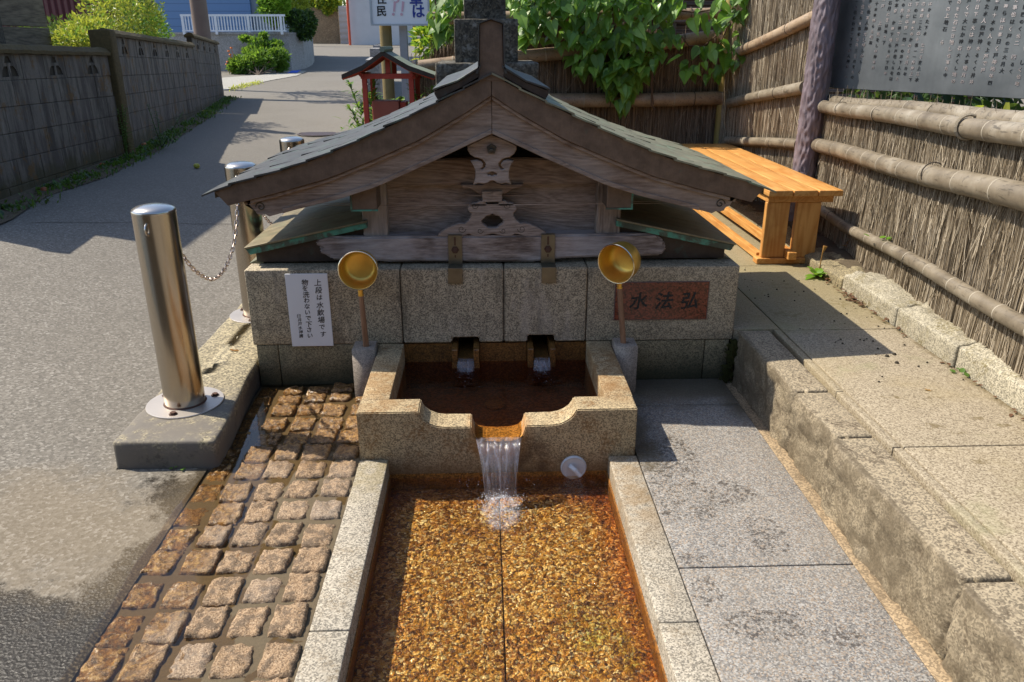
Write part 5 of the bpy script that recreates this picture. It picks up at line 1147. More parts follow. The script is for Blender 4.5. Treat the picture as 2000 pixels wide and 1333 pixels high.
for s_, L, dx in ((1.05, .17, -.35), (1.30, .15, -.6), (.85, .12, .2)):
    m2 = MB(); strap_leaf(m2, onL(1905 if s_ == 1.05 else (1968 if s_ > 1.2 else 1660), 216 if s_ < 1.2 else 200, *FBl, -.06), (-.4, -.9, .35) if s_ == 1.05 else (-.1, -.2, -.6), L, .016, sag=.15); link('leaf', m2.mesh('leaf'), lf_yel, lt_)
link('backing_soil', MB().box((2.35, 2.0, .1), (3.4, 6.6, .62)).mesh('bs'), m_soil, lt_)
hd = thing('hedge', 'dark hedge closing the view behind the fence and board', 'hedge', (3.2, 4.6, .3)); foliage(hd, [((3.1+.1*(k % 2), 1.6+.45*k, .9+.3*(k % 3)), (.35, .4, .55)) for k in range(12)], 5200, .10, lf_dark, 9)

# seedlings, weeds and dead leaves around the terrace
wd = thing('weed', 'broad leaved weed growing against the first kerb stone near the bench', 'weed', (1.80, 4.02, .21)); mm = MB(); R = random.Random(6)
for k in range(15):
    a = R.uniform(0, 6.28); strap_leaf(mm, (1.80, 4.0, .215), (math.cos(a), math.sin(a), R.uniform(.3, 1.5)), R.uniform(.06, .12), R.uniform(.013, .02), sag=.45)
link('foliage', mm.mesh('l', smooth=True), lf_bright, wd, kind='stuff'); m2 = MB(); strap_leaf(m2, (1.83, 3.97, .215), (.1, -.8, .5), .07, .02, sag=.4); link('leaf', m2.mesh('l'), lf_dry, wd)
link('stalk', MB().tube([(1.83, 4.05, .21), (1.835, 4.05, .33), (1.845, 4.05, .37)], [.003, .003, .012], 6).mesh('st'), lf_dry, wd)
for nm, lab, (px, py, z), n_, sz, mt in (('seedling', 'small round leaved seedling in the joint below the third kerb stone', (1886, 731, .215), 5, .026, lf_green), ('seedling', 'two green leaves sprouting through the brushwood above the lowest bamboo rail', (1722, 468, .36), 4, .035, lf_bright), ('seedling', 'dry yellowed seedling between the bench and the weed', (1665, 485, .30), 22, .03, lf_dry), ('seedling', 'tiny seedling at the foot of the bollard strip', (350, 915, -.02), 6, .014, lf_green)):
    p = atZ(px, py, z) if py != 468 else P_(1722, 468, .08); t = thing(nm, lab, 'plant', tuple(p)); mm = MB(); R = random.Random(px)
    for k in range(n_): strap_leaf(mm, p+Vector((R.gauss(0, sz*.7), R.gauss(0, sz*.7), abs(R.gauss(0, sz*.9 if n_ > 8 else .004)))), (R.gauss(0, 1), R.gauss(0, 1), .4), sz, sz*.42, sag=.2)
    link('foliage', mm.mesh('l', smooth=True), mt, t, kind='stuff')
mm = MB(); R = random.Random(8)
dl = thing('dead_leaves', 'curled brown dead leaves and grit lying in the angle of the kerb', 'leaves', (1.83, 3.5, .21)); dl['kind'] = 'stuff'
for k in range(90):
    y = R.uniform(3.05, 3.95) if k < 70 else R.uniform(2.2, 3.0); strap_leaf(mm, (1.828-abs(R.gauss(0, .018)), y if k % 3 else R.gauss(3.60, .04), .214+abs(R.gauss(0, .006))), (R.gauss(0, 1), R.gauss(0, 1), .2), R.uniform(.01, .03), R.uniform(.004, .009), 3, sag=.2)
link('litter', mm.mesh('litter'), plain('leaf litter', (.10, .045, .018), .9, 0, .5, 90), dl, kind='stuff')
mm = MB(); R = random.Random(18)
for k in range(60):
    x, y = R.uniform(1.33, 1.8), R.choice((R.uniform(2.6, 4.2), R.uniform(2.9, 4.1))); r = R.uniform(.002, .0055); mm.lathe([(0, 0), (r, .001), (r*.6, r), (0, r*1.1)], 6, Matrix.Translation((x, y, .2105)))
for x, y in ((1.625, 2.86), (1.665, 2.88), (1.63, 2.79)): mm.lathe([(0, 0), (.009, .001), (.006, .007), (0, .008)], 7, Matrix.Translation((x, y, .2105)))
cr = link('soil_crumbs', mm.mesh('crumbs'), m_gap); cr['kind'] = 'stuff'; cr['label'] = 'dark crumbs of soil scattered over the terrace slabs'; cr['category'] = 'crumbs'
for (px, py, z, lab, s_) in ((1813, 763, .212, 'small brown leaf lying alone on the sunlit terrace slab', .016), (1948, 353, 0, 'orange dead leaf caught in the brushwood below the middle bamboo rail', .05), (1366, 905, 0, '', 0), (455, 685, .09, 'curled brown leaf on the bollard strip against the wall corner', .02)):
    if not lab: continue
    p = atZ(px, py, z) if z else P_(px, py, .04); mm = MB(); strap_leaf(mm, p, (1, .3, .1), s_*1.6, s_*.5, sag=.3); strap_leaf(mm, p, (-.6, .3, .4), s_, s_*.4, sag=.3); o = link('dead_leaf', mm.mesh('leaf'), lf_dry); o['label'] = lab; o['category'] = 'leaf'
# ============================================================ LEFT SIDE: BLOCK WALLS, SHED, BUSHES
def block_wall(label, P, Q, z0, z1, ztop, courses, bl, deco, seed, base_z=None):
    t = thing('block_wall', label, 'wall', (P[0], P[1], z0)); P = Vector((*P, 0)); Q = Vector((*Q, 0)); D = Q-P; L = D.length; D.normalize(); N = Vector((D.y, -D.x, 0))
    R = random.Random(seed); M0 = Matrix(((D.x, -N.x, 0, P.x), (D.y, -N.y, 0, P.y), (0, 0, 1, 0), (0, 0, 0, 1)))
    ch = .197
    def zt_(s_): return ztop[0]+(ztop[1]-ztop[0])*s_/L
    link('wall_core', (lambda me: (me.transform(M0), me)[1])(MB().add([(0, .012, z0-.3), (L, .012, z0-.3), (L, .09, z0-.3), (0, .09, z0-.3), (0, .012, ztop[0]-.05), (L, .012, ztop[1]-.05), (L, .09, ztop[1]-.05), (0, .09, ztop[0]-.05)], [(0, 3, 2, 1), (4, 5, 6, 7), (0, 1, 5, 4), (1, 2, 6, 5), (2, 3, 7, 6), (3, 0, 4, 7)]).mesh('c')), m_gap, t)
    for c_ in range(courses):
        s_ = -.2*(c_ % 2) if c_ else 0
        while s_ < L:
            a, b = max(0, s_)+.003, min(L, s_+bl)-.003
            if b-a > .04:
                za1, zb1 = zt_(a)-.075-.2*c_, zt_(b)-.075-.2*c_; za0, zb0 = za1-ch, zb1-ch; pr = R.uniform(0, .003)
                if c_ == 0 and deco and (int(s_/bl+.5) % 2 == 1) and b-a > .3:
                    # pierced ornamental block: three openings under an arch
                    w = b-a; x0 = a+w/2-.14; xs_ = [x0, x0+.28]; o_ = [(a, za0), (b, zb0), (b, zb1), (a, za1)]
                    h1 = [(x0+.01, za0+.02), (x0+.12, za0+.02), (x0+.12, za0+.10), (x0+.07, za0+.10), (x0+.03, za0+.07)]; h2 = [(2*(x0+.14)-x, z) for x, z in h1][::-1]; h3 = [(x0+.085, za0+.125), (x0+.195, za0+.125), (x0+.165, za0+.175), (x0+.115, za0+.175)]
                    me = shape2d([o_, h1, h2, h3], -.0, .05); me.transform(M0)
                    link('pierced_block', me, m_block, t)
                else:
                    me = MB().add([(a, -pr, za0), (b, -pr, zb0), (b, .08, zb0), (a, .08, za0), (a, -pr, za1), (b, -pr, zb1), (b, .08, zb1), (a, .08, za1)], [(0, 3, 2, 1), (4, 5, 6, 7), (0, 1, 5, 4), (1, 2, 6, 5), (2, 3, 7, 6), (3, 0, 4, 7)]).mesh('b', bevel=.004); me.transform(M0); link('block', me, m_block, t)
            s_ += bl
    v = []; n = int(L/.12); f = []
    for i in range(n+1):
        s_ = L*i/n; z = zt_(s_)
        for (y, zz) in ((-.035, z-.074), (-.04, z-.045), (-.005, z-.005), (.045, z+.004), (.12, z-.03), (.12, z-.074)): v.append((s_, y+.008*nz((s_, y, seed), 8), zz+.008*nz((s_, y, seed+4), 9)))
    for i in range(n):
        for k in range(6): f.append((i*6+k, i*6+(k+1) % 6, (i+1)*6+(k+1) % 6, (i+1)*6+k))
    f += [tuple(range(5, -1, -1)), tuple(n*6+k for k in range(6))]
    me = bpy.data.meshes.new('cap'); me.from_pydata(v, [], f); me.update(); me.transform(M0); link('wall_cap', me, m_cap, t); return t
block_wall('nearest length of weathered block wall with a low mossy cap, at the left edge', (-3.70, 5.28), (-3.90, 8.72), .15, .2, (1.425, 1.352), 6, .40, True, 1)
block_wall('taller middle length of weathered block wall along the lane', (-3.93, 8.86), (-4.86, 14.05), .2, .3, (1.545, 1.405), 6, .40, True, 2)
block_wall('far length of weathered block wall ending where the lane opens', (-4.88, 14.12), (-5.60, 17.7), .3, .35, (1.56, 1.44), 6, .40, True, 3)
wp = thing('wall_pier', 'dark mossy pier between the near and middle lengths of block wall', 'pier', (-3.93, 8.79, .2)); link('pier', stone(-4.06, -3.84, 8.70, 8.86, .1, 1.53, r=.02, amp=.01, step=.08), m_cap, wp)
# weeds along the foot of the wall
R = random.Random(31); mm = MB(); m3 = MB()
def foot(y):
    for (a, b), (c_, d) in (((-3.70, 5.28), (-3.90, 8.72)), ((-3.93, 8.8), (-4.86, 14.05)), ((-4.88, 14.1), (-5.6, 17.7))):
        if y <= d: return a+(c_-a)*(y-b)/(d-b)
    return -5.6
for k in range(6500):
    y = R.uniform(5.4, 17.6); x = foot(y)+.04+abs(R.gauss(0, .10)); 
    if nz((x*2, y*1.3, 0), 1) < -.25 and R.random() < .8: continue
    strap_leaf(mm if R.random() < .7 else m3, (x, y, zroad(x, y)), (R.gauss(0, .5), R.gauss(0, .5), 1), R.uniform(.03, .12), R.uniform(.006, .014), 3, sag=.4)
wl = link('wall_foot_weeds', mm.mesh('w'), lf_green); wl['kind'] = 'stuff'; wl['label'] = 'low weeds and moss along the foot of the block wall'; wl['category'] = 'weeds'
wl = link('wall_foot_weeds', m3.mesh('w'), lf_dark); wl['kind'] = 'stuff'; wl['label'] = 'darker weeds along the foot of the block wall'; wl['category'] = 'weeds'
mo = grid([0, .05, .1, .18, .27], [5.3+.3*i for i in range(42)], lambda x, y: 0)
for v_ in mo.vertices: v_.co = (foot(v_.co.y)+v_.co.x*(1+.5*nz((0, v_.co.y, 0), 1)), v_.co.y, zroad(foot(v_.co.y), v_.co.y)+.035*(1-v_.co.x/.27)+.004)
ml = link('dirt_bank', mo, m_soil); ml['kind'] = 'structure'
for (px, py, lab, hh) in ((238, 300, 'tall feathery weed at the wall pier', .55), (263, 290, 'bushy dark weed just behind the tall one at the wall pier', .5)):
    b = Vector((foot(8.8)+(.14 if px < 250 else .2), 8.5 if px < 250 else 9.3, .27)); t = thing('weed', lab, 'weed', tuple(b)); mm = MB(); R = random.Random(px)
    for s_ in range(3):
        top = b+Vector((R.gauss(0, .1), R.gauss(0, .1), hh*R.uniform(.7, 1))); mm.tube([b, top], [.006, .002], 5)
        for k in range(30):
            u = .15+.85*k/30; p = b.lerp(top, u); a = R.uniform(0, 6.28); strap_leaf(mm, p, (math.cos(a), math.sin(a), .5), .11*(1-.5*u), .009, 3, sag=.3)
    link('foliage', mm.mesh('w'), lf_dark if px > 250 else lf_green, t, kind='stuff')
for (px, py, lab, r, c_) in ((385, 331, 'yellow green fruit lying alone in the middle of the lane', .032, (.36, .36, .04)), (283, 289, 'orange fruit fallen by the weeds at the wall pier', .035, (.50, .16, .04)), (200, 329, 'brownish orange fruit at the foot of the near wall', .03, (.40, .10, .03)), (313, 280, 'small red fruit on the lane beyond the pier', .025, (.30, .06, .03)), (88, 378, 'reddish fruit at the left end of the wall foot', .03, (.33, .10, .04))):
    p = atG(px, py); t = thing('fallen_fruit', lab, 'fruit', tuple(p), 'fruits fallen on the lane'); link('fruit', MB().lathe([(0, 0), (r*.7, r*.2), (r, r*.8), (r*.8, r*1.4), (r*.2, r*1.65), (0, r*1.55)], 16, Matrix.Translation(p)).mesh('f', smooth=True), plain('fruit %d' % px, c_, .5, 0, .25, 60), t); link('stem_end', MB().lathe([(0, 0), (r*.3, 0), (r*.12, r*.12), (0, r*.12)], 5, Matrix.Translation(p+Vector((0, 0, r*1.55)))).mesh('s'), m_trunk, t)
def disc(px, py, r): p = atG(px, py); return Matrix.Translation(p+Vector((0, 0, .004)))
mh = thing('manhole_cover', 'round dark manhole cover in the lane above the bollards', 'manhole', tuple(atG(622, 262))); link('lid', MB().lathe([(0, .002), (.24, .002), (.25, 0)], 40, disc(622, 262, 1)).mesh('lid'), plain('cast iron', (.055, .04, .045), .6, .4, .4, 60), mh); link('ring', MB().lathe([(.262, .001), (.29, .001), (.295, 0)], 40, disc(622, 262, 1)).mesh('r'), plain('cast iron ring', (.10, .08, .08), .7, .3, .3, 60), mh)
# construction joint across the lane
jm = MB(); P = [atG(x, y) for x, y in ((60, 436), (180, 438), (300, 438.5), (400, 439), (470, 440))]
for a, b in zip(P, P[1:]): jm.add([(a.x, a.y-.004, a.z+.004), (b.x, b.y-.004, b.z+.004), (b.x, b.y+.004, b.z+.004), (a.x, a.y+.004, a.z+.004)], [(0, 1, 2, 3)])
struct('road_joint', jm.mesh('j'), m_gap)

# shed behind the near wall
shd = thing('shed', 'old dark plank shed behind the near block wall at the top left', 'shed', (-5, 7, .3))
Rr = random.Random(2)
x = -9.0; k = 0
for zz in (.9, 1.30, 1.62, 1.98, 2.3, 2.64, 3.0):
    link('board', MB().box((-9, 8.2-.02*(k % 2), zz), (-4.74, 8.23-.02*(k % 2), zz+.40-.05)).mesh('b', bevel=.004), wd_shed, shd); k += 1
link('corner_post', MB().box((-4.735, 8.12, .4), (-4.64, 8.24, 3.1)).mesh('p'), wd_dark, shd)
link('roof', MB().box((-9.3, 6.2, 3.1), (-4.6, 9.2, 3.18)).mesh('r'), m_maroon, shd)
wd_shy = oldwood('shed side boards', 'Y', (.10, .078, .05), (.22, .175, .115), sc=.5)
for k in range(7): link('board', MB().box((-4.74+.012*(k % 2), 8.245, .9+.33*k), (-4.70+.012*(k % 2), 9.2, 1.22+.33*k)).mesh('b', bevel=.004), wd_shy, shd)
link('plastic_sheet', MB().box((-6.6, 7.98, 1.22), (-4.95, 8.0, 1.42)).mesh('ps'), m_dirtyglass, shd)
mb = thing('metal_clad_house', 'maroon corrugated metal wall behind the yellow green bushes', 'building', (-6, 11, .3)); link('wall', MB().box((-12, 12.05, .3), (-5.2, 12.2, 3.4)).mesh('w'), m_maroon, mb)
link('window', MB().box((-6.6, 12.0, 2.2), (-6.0, 12.04, 2.9)).mesh('w'), m_dirtyglass, mb)
bush('azalea_bush', 'sunlit yellow green azalea spilling over the middle block wall', 'bush', (-5.2, 10.5, .4), [((-4.62, 10.0, 1.50), (.30, .4, .22)), ((-4.66, 10.7, 1.75), (.32, .5, .36)), ((-4.8, 11.4, 1.95), (.34, .5, .46)), ((-4.9, 12.1, 1.85), (.34, .5, .46)), ((-4.55, 9.5, 1.42), (.25, .4, .14))], 5200, .055, lf_yel, 1, mat2=lf_green, n2=2400)
bush('shrub', 'bright green shrub at the far end of the azalea by the utility pole', 'bush', (-5.3, 12.7, .4), [((-5.0, 12.6, 1.65), (.28, .45, .38)), ((-5.1, 13.1, 1.55), (.25, .3, .30)), ((-5.2, 12.6, 1.9), (.3, .4, .35))], 2600, .06, lf_bright, 2)
bush('shrub', 'dark shrub crowding the maroon wall behind the azalea', 'bush', (-6.2, 11.5, .4), [((-5.6, 11.0, 1.45), (.4, .4, .25)), ((-5.4, 10.4, 1.4), (.5, .4, .2)), ((-5.2, 12.6, 2.3), (.4, .4, .5))], 2600, .07, lf_dark, 3)
up = thing('utility_pole', 'brown utility pole rising behind the far block wall', 'pole', (-5.85, 15.5, .3)); q = atY(391, 35, 17.4); link('shaft', MB().tube([(q.x, 17.4, .2), (q.x, 17.4, 6)], [.17, .155], 20).mesh('p', smooth=True), m_pole, up); link('band', MB().tube([(q.x, 17.4, 2.45), (q.x, 17.4, 2.5)], .175, 20).mesh('bd', smooth=True), m_steel, up)

# ============================================================ FAR END OF THE LANE
YR = 26.0
def at_(px, py, Y=YR): return atY(px, py, Y)
rw = thing('retaining_wall', 'pale concrete retaining wall under the white railing at the bend of the lane', 'wall', tuple(at_(500, 140)))
pts = []
for (xb, yb, Y) in ((300, 150, 27), (430, 150, 26.5), (520, 142, 26.3), (570, 134, 26.6), (596, 128, 27.6), (609, 121, 29.5), (614, 113, 32), (613, 104, 36)):
    g_ = at_(xb, yb, Y); pts.append((g_.x, Y, min(g_.z, zroad(g_.x, Y))-.3))
zt_ = at_(500, 68, 26.4).z; out = [(x, y) for x, y, z in pts]; out2 = [(x-.25, y+.22) for x, y in out][::-1]
v = []; f = []
n = len(pts)
for (x, y, z) in pts: v += [(x, y, z), (x, y, zt_), (x-.18, y+.25, zt_), (x-.18, y+.25, z)]
for i in range(n-1):
    b = i*4
    for k in range(4): f.append((b+k, b+4+k, b+4+(k+1) % 4, b+(k+1) % 4))
f += [(0, 1, 2, 3), tuple(b+4+k for k in (3, 2, 1, 0))]
me = bpy.data.meshes.new('rw'); me.from_pydata(v, [], f); me.update(); link('wall_face', me, m_conc, rw)
v2 = []
link('coping', MB().add([(x, y-.04, zt_+.002) for x, y, z in pts]+[(x, y-.04, zt_+.07) for x, y, z in pts]+[(x-.2, y+.3, zt_+.07) for x, y, z in pts]+[(x-.2, y+.3, zt_+.002) for x, y, z in pts], [(i, i+1, n+i+1, n+i) for i in range(n-1)]+[(n+i, n+i+1, 2*n+i+1, 2*n+i) for i in range(n-1)]+[(3*n+i, 3*n+i+1, i+1, i) for i in range(n-1)]).mesh('cp'), m_conc, rw)
for i in range(4):
    x = pts[3][0]+(pts[7][0]-pts[3][0])*i/4; 
rl = thing('railing', 'white railing with upright bars on top of the concrete retaining wall', 'railing', (at_(470, 60).x, YR+.4, zt_))
xa, xb = at_(356, 60, 26.4).x, at_(559, 60, 26.4).x; zr = at_(450, 29, 26.4).z
link('top_rail', MB().box((xa, 26.38, zr-.05), (xb, 26.44, zr+.01)).mesh('tr'), m_rail, rl); link('bottom_rail', MB().box((xa, 26.39, zt_+.09), (xb, 26.43, zt_+.13)).mesh('br'), m_rail, rl)
nb = 34
bar = MB().box((-.014, 26.395, zt_+.13), (.014, 26.42, zr-.05)).mesh('bar'); bar.materials.append(m_rail); pst = MB().box((-.035, 26.38, zt_), (.035, 26.44, zr-.05)).mesh('post'); pst.materials.append(m_rail)
for i in range(nb+1):
    if i % 11 == 0: o = link('railing_post', pst, None, rl)
    else: o = link('bar', bar, None, rl)
    o.matrix_basis = Matrix.Translation((xa+.05+(xb-xa-.1)*i/nb, 0, 0))
hs = thing('blue_house', 'blue clapboard house behind the white railing', 'house', (at_(430, 20, 29).x, 30, zt_))
xa2, xb2, xc2 = at_(200, 30, 29).x, at_(490, 30, 29).x, at_(506, 30, 29).x
link('wall', MB().box((xa2, 29, zt_-.5), (xb2, 36, 7)).mesh('w'), m_blue, hs); link('corner_trim', MB().box((xb2+.005, 29.1, zt_-.5), (xc2, 36, 7)).mesh('w'), plain('grey blue trim', (.18, .22, .27), .6), hs); link('roof', MB().box((xa2-.5, 28.3, 7.01), (xc2+.5, 37, 7.3)).mesh('r'), m_dirtyglass, hs)
for x_, z_ in ((410, 3.6), (460, 3.6)):
    p = at_(x_, 0, 28.98); fr = link('window', MB().box((p.x-.5, 28.93, 3.3), (p.x+.5, 28.99, 4.6)).mesh('wf'), m_rail, hs); link('pane', MB().box((p.x-.44, 28.92, 3.36), (p.x+.44, 28.925, 4.54)).mesh('wp'), m_dirtyglass, fr)
link('wall_base', MB().box((at_(400, 50, 27).x, 27.0, zt_-.3), (at_(506, 50, 27).x, 28.9, zt_+.02)).mesh('wb'), m_conc, hs)
def cl(lst): return [((at_(x, y, Y).x, Y, at_(x, y, Y).z), (rx*Y/1512, rx*Y/1512*.8, rz*Y/1512)) for x, y, Y, rx, rz in lst]
bush('garden_tree', 'bright green clipped garden tree rising above the railing', 'tree', tuple(at_(535, 62, 27.2)), cl([(534, 20, 27.2, 28, 22), (534, -8, 27.2, 30, 24), (538, 40, 27.2, 14, 10), (520, 5, 27.2, 14, 16), (552, 6, 27, 12, 18)]), 5200, .11, lf_bright, 21, .05)
bush('shrub', 'dark rounded shrub hanging over the curved end of the retaining wall', 'bush', tuple(at_(585, 62, 27.6)), cl([(588, 48, 27.4, 24, 20), (604, 42, 27.6, 12, 16), (578, 34, 27.5, 16, 10), (594, 66, 27.4, 16, 9)]), 3400, .13, lf_dark, 22, .04, mat2=lf_green, n2=800)
bush('shrub', 'yellow green shrub between the clipped tree and the dark shrub', 'bush', tuple(at_(575, 50, 29)), cl([(576, 22, 29, 18, 8), (590, 10, 30, 12, 12), (566, 10, 29, 10, 12)]), 1400, .12, lf_yel, 23)
bush('shrub', 'broad green shrub growing at the foot of the retaining wall', 'bush', tuple(atG(505, 148)), cl([(480, 128, 25.2, 26, 16), (510, 118, 25.4, 30, 18), (540, 112, 25.6, 22, 14), (495, 104, 25.6, 18, 10), (465, 130, 25.2, 18, 12), (548, 128, 25.6, 12, 8)]), 5200, .12, lf_green, 24, .03, mat2=lf_bright, n2=1600)
bush('shrub', 'wiry arching shrub climbing the retaining wall above the broad shrub', 'bush', tuple(atG(510, 146)), cl([(500, 84, 25.8, 14, 8), (480, 76, 25.9, 10, 4), (520, 90, 25.9, 14, 8), (515, 72, 26, 7, 6), (540, 86, 26, 12, 4), (512, 100, 26, 14, 10)]), 1500, .10, lf_bright, 25, .02, mat2=lf_dark, n2=700)
ofl = thing('flowers', 'small orange flowers beside the foot of the retaining wall', 'flowers', tuple(at_(446, 120, 25.1))); mm = MB()
for px, py in ((447, 102), (450, 109), (445, 123), (443, 128), (452, 96)):
    c_ = at_(px, py, 25.1); mm.lathe([(0, 0), (.045, .02), (.03, .05), (0, .04)], 7, Matrix.Translation(c_))
    mm.tube([c_, (c_.x+.05, 25.2, c_.z-.4)], .006, 4)
link('bloom', mm.mesh('fl'), plain('orange petals', (.65, .16, .02), .6), ofl, kind='stuff')
# gravel lot and blue mark
gp = [atG(x, y) for x, y in ((438, 178), (470, 171), (530, 158), (580, 149), (600, 140), (560, 138), (500, 148), (436, 153), (380, 160), (380, 180))]
gm = bpy.data.meshes.new('gravel'); gm.from_pydata([(p.x, p.y, p.z+.012) for p in gp], [], [tuple(range(len(gp)))]); gm.update(); struct('gravel_lot', gm, m_gravel)
gp = [atG(x, y) for x, y in ((560, 145), (580, 144), (588, 139), (570, 140))]
gm = bpy.data.meshes.new('mark'); gm.from_pydata([(p.x, p.y, p.z+.02) for p in gp], [], [(0, 1, 2, 3)]); gm.update(); o = link('blue_mat', gm, plain('bright blue sheet', (.01, .12, .75), .5)); o['label'] = 'small bright blue sheet lying at the lane edge below the retaining wall'; o['category'] = 'sheet'
mm = MB(); R = random.Random(5)
for k in range(260):
    x = R.uniform(0, 1); p = atG(450+60*x+R.gauss(0, 4), 176-14*x+R.gauss(0, 2)); strap_leaf(mm, p, (R.gauss(0, .4), R.gauss(0, .4), 1), R.uniform(.06, .16), .012, 2)
wl = link('gravel_weeds', mm.mesh('w'), lf_yel); wl['kind'] = 'stuff'; wl['label'] = 'thin yellow weeds at the edge of the gravel lot'; wl['category'] = 'weeds'
# brown wall, corrugated sheet, red pipe, pale wall
def vwall(name, label, cat, x0, x1, ytop, ybot, Y, mat, thick=.4, pn='wall_face'):
    a, b = atY(x0, ybot, Y), atY(x1, ybot, Y); c_ = atY(x0, ytop, Y); t = thing(name, label, cat, (a.x, Y, a.z)); link(pn, MB().box((a.x, Y, a.z-1.0), (b.x, Y+thick, c_.z)).mesh('w', bevel=.02), mat, t); return t
vwall('retaining_wall', 'brown stained concrete wall at the head of the lane', 'wall', 596, 664, 15, 78, 50, m_concbrown)
vwall('sheet_metal_panel', 'grey corrugated panel between the brown wall and the red pipe', 'panel', 665, 682, 12, 78, 49.6, corr('grey corrugated panel', (.30, .29, .30), .32, 2), .1, 'panel')
vwall('pale_wall', 'tall pale concrete wall right of the red pipe at the head of the lane', 'wall', 684, 790, -120, 79, 48, m_concwhite, 6)
a = at_(683.5, 78, 47.6); b = at_(682, -60, 47.6); rp = thing('drain_pipe', 'red pipe standing against the pale wall', 'pipe', tuple(a)); link('pipe', MB().tube([(a.x, 47.6, a.z-.5), (a.x, 47.6, b.z)], .07, 10).mesh('p', smooth=True), m_pipe, rp)
bush('shrub', 'yellowish shrubs hanging over the top of the brown wall', 'bush', tuple(at_(630, 14, 50.5)), cl([(605, 4, 50.4, 14, 14), (628, 2, 50.2, 18, 14), (650, 6, 50, 14, 10), (640, 18, 49.9, 8, 8)]), 3000, .20, lf_yel, 26, .05, mat2=lf_green, n2=2400)
fp = thing('utility_pole', 'thin brown pole above the far brown wall', 'pole', tuple(at_(593, 60, 46))); q = at_(593, 20, 46); link('shaft', MB().tube([(q.x, 46, 1), (q.x, 46, 8)], .16, 12).mesh('p', smooth=True), m_pole, fp)
bush('tree', 'dark trees closing the view beyond the head of the lane', 'tree', (-8, 62, 1.5), [((-9, 62, 6), (5, 3, 5)), ((-16, 60, 6), (6, 3, 5)), ((0, 62, 7), (6, 3, 5)), ((6, 60, 6), (6, 3, 6))], 9000, .5, lf_dark, 27, .3)
# low grey block wall along the right of the lane
lw = thing('block_wall', 'low grey block wall on the right of the lane behind the red shrine roof', 'wall', (-1.5, 20, .4))
P0, P1 = Vector((-1.35, 9.5)), Vector((-2.75, 22.5))
for i in range(7):
    for c_ in range(4):
        a, b = P0.lerp(P1, i/7+.001), P0.lerp(P1, (i+1)/7-.001); z = zroad(-1.5, 10+i*1.8)+.02+.27*c_; link('block', MB().add([(a.x, a.y, z), (b.x, b.y, z), (b.x+.15, b.y, z), (a.x+.15, a.y, z), (a.x, a.y, z+.262), (b.x, b.y, z+.262), (b.x+.15, b.y, z+.262), (a.x+.15, a.y, z+.262)], [(0, 3, 2, 1), (4, 5, 6, 7), (0, 1, 5, 4), (1, 2, 6, 5), (2, 3, 7, 6), (3, 0, 4, 7)]).mesh('b'), m_conc, lw)

# ============================================================ SIGN, SHRINE, PEDESTAL, BROWN HOUSE
ws = thing('lane_sign', 'white roadside sign with blue and black characters on two posts', 'sign', (-1.2, 7.9, .2))
a, b = atY(726, 47, 7.8), atY(839, 45, 7.8)
link('panel', MB().box((a.x, 7.78, a.z), (b.x, 7.80, a.z+.62)).mesh('p'), m_white, ws)
fr = MB(); 
for bx in (((a.x-.006, 7.768, a.z-.016), (b.x+.006, 7.802, a.z-.001)), ((a.x-.006, 7.768, a.z-.001), (a.x+.010, 7.779, a.z+.62)), ((b.x-.010, 7.768, a.z-.001), (b.x+.006, 7.779, a.z+.62))): fr.box(*bx)
link('sign_frame', fr.mesh('fr'), plain('aluminium frame', (.42, .46, .50), .4, .4), ws)
def sgn(ch, px, py, size, mat, off=.003):
    q = atY(px, py, 7.777); link('lettering', text_mesh(ch, size, frame((q.x, 7.777, q.z), (1, 0, .0), (0, 0, 1)), extrude=.001, offset=off), mat, ws)
sgn('は', 817, 33, .125, m_blueink); sgn('車', 813, 9, .125, m_blueink); sgn('民', 745.5, 30, .095, m_black, .002); sgn('住', 745, 6, .095, m_black, .002)
for px in (770, 786):
    q = atY(px, 31, 7.777); m_ = MB(); m_.tube([(q.x-.006, 7.776, q.z+.0), (q.x-.006, 7.776, q.z+.001)], .012, 12)
    m_ = MB().prism([(q.x-.008, q.z+.035), (q.x+.008, q.z+.033), (q.x+.024, q.z+.118), (q.x+.002, q.z+.122)], 7.775, 7.779).prism([(q.x-.008+.013*math.cos(k*PI/6), q.z+.012+.013*math.sin(k*PI/6)) for k in range(12)], 7.775, 7.779); link('lettering', m_.mesh('ex'), m_pinkink, ws)
sgn('り', 774, 6, .12, m_pinkink)
q = atY(753, 60, 7.9); link('round_post', MB().tube([(q.x, 7.9, .1), (q.x, 7.9, 1.75)], .057, 16).mesh('rp', smooth=True), plain('mossy timber post', (.20, .15, .06), .8, 0, .3, 14), ws)
q = atY(786, 60, 7.85); link('square_post', MB().box((q.x-.032, 7.85, .1), (q.x+.042, 7.91, 2.2)).mesh('sp', bevel=.004), plain('grey square post', (.30, .30, .32), .7, 0, .2, 20), ws)
sr = thing('small_shrine', 'small red painted wooden shelter with a grey roof over a red box', 'shrine', (-.75, 6.0, .1))
def W2(px, py, Y): p = atY(px, py, Y); return (p.x, p.y, p.z)
fy, by = 5.75, 6.15
pl_ = [(711.5, fy), (803, fy), (727, by), (815, by)]
for px, Y in pl_:
    p = atY(px, 150, Y); link('post', MB().box((p.x-.017, Y-.017, .05), (p.x+.017, Y+.017, p.z+.01)).mesh('post', bevel=.002), m_redpaint, sr)
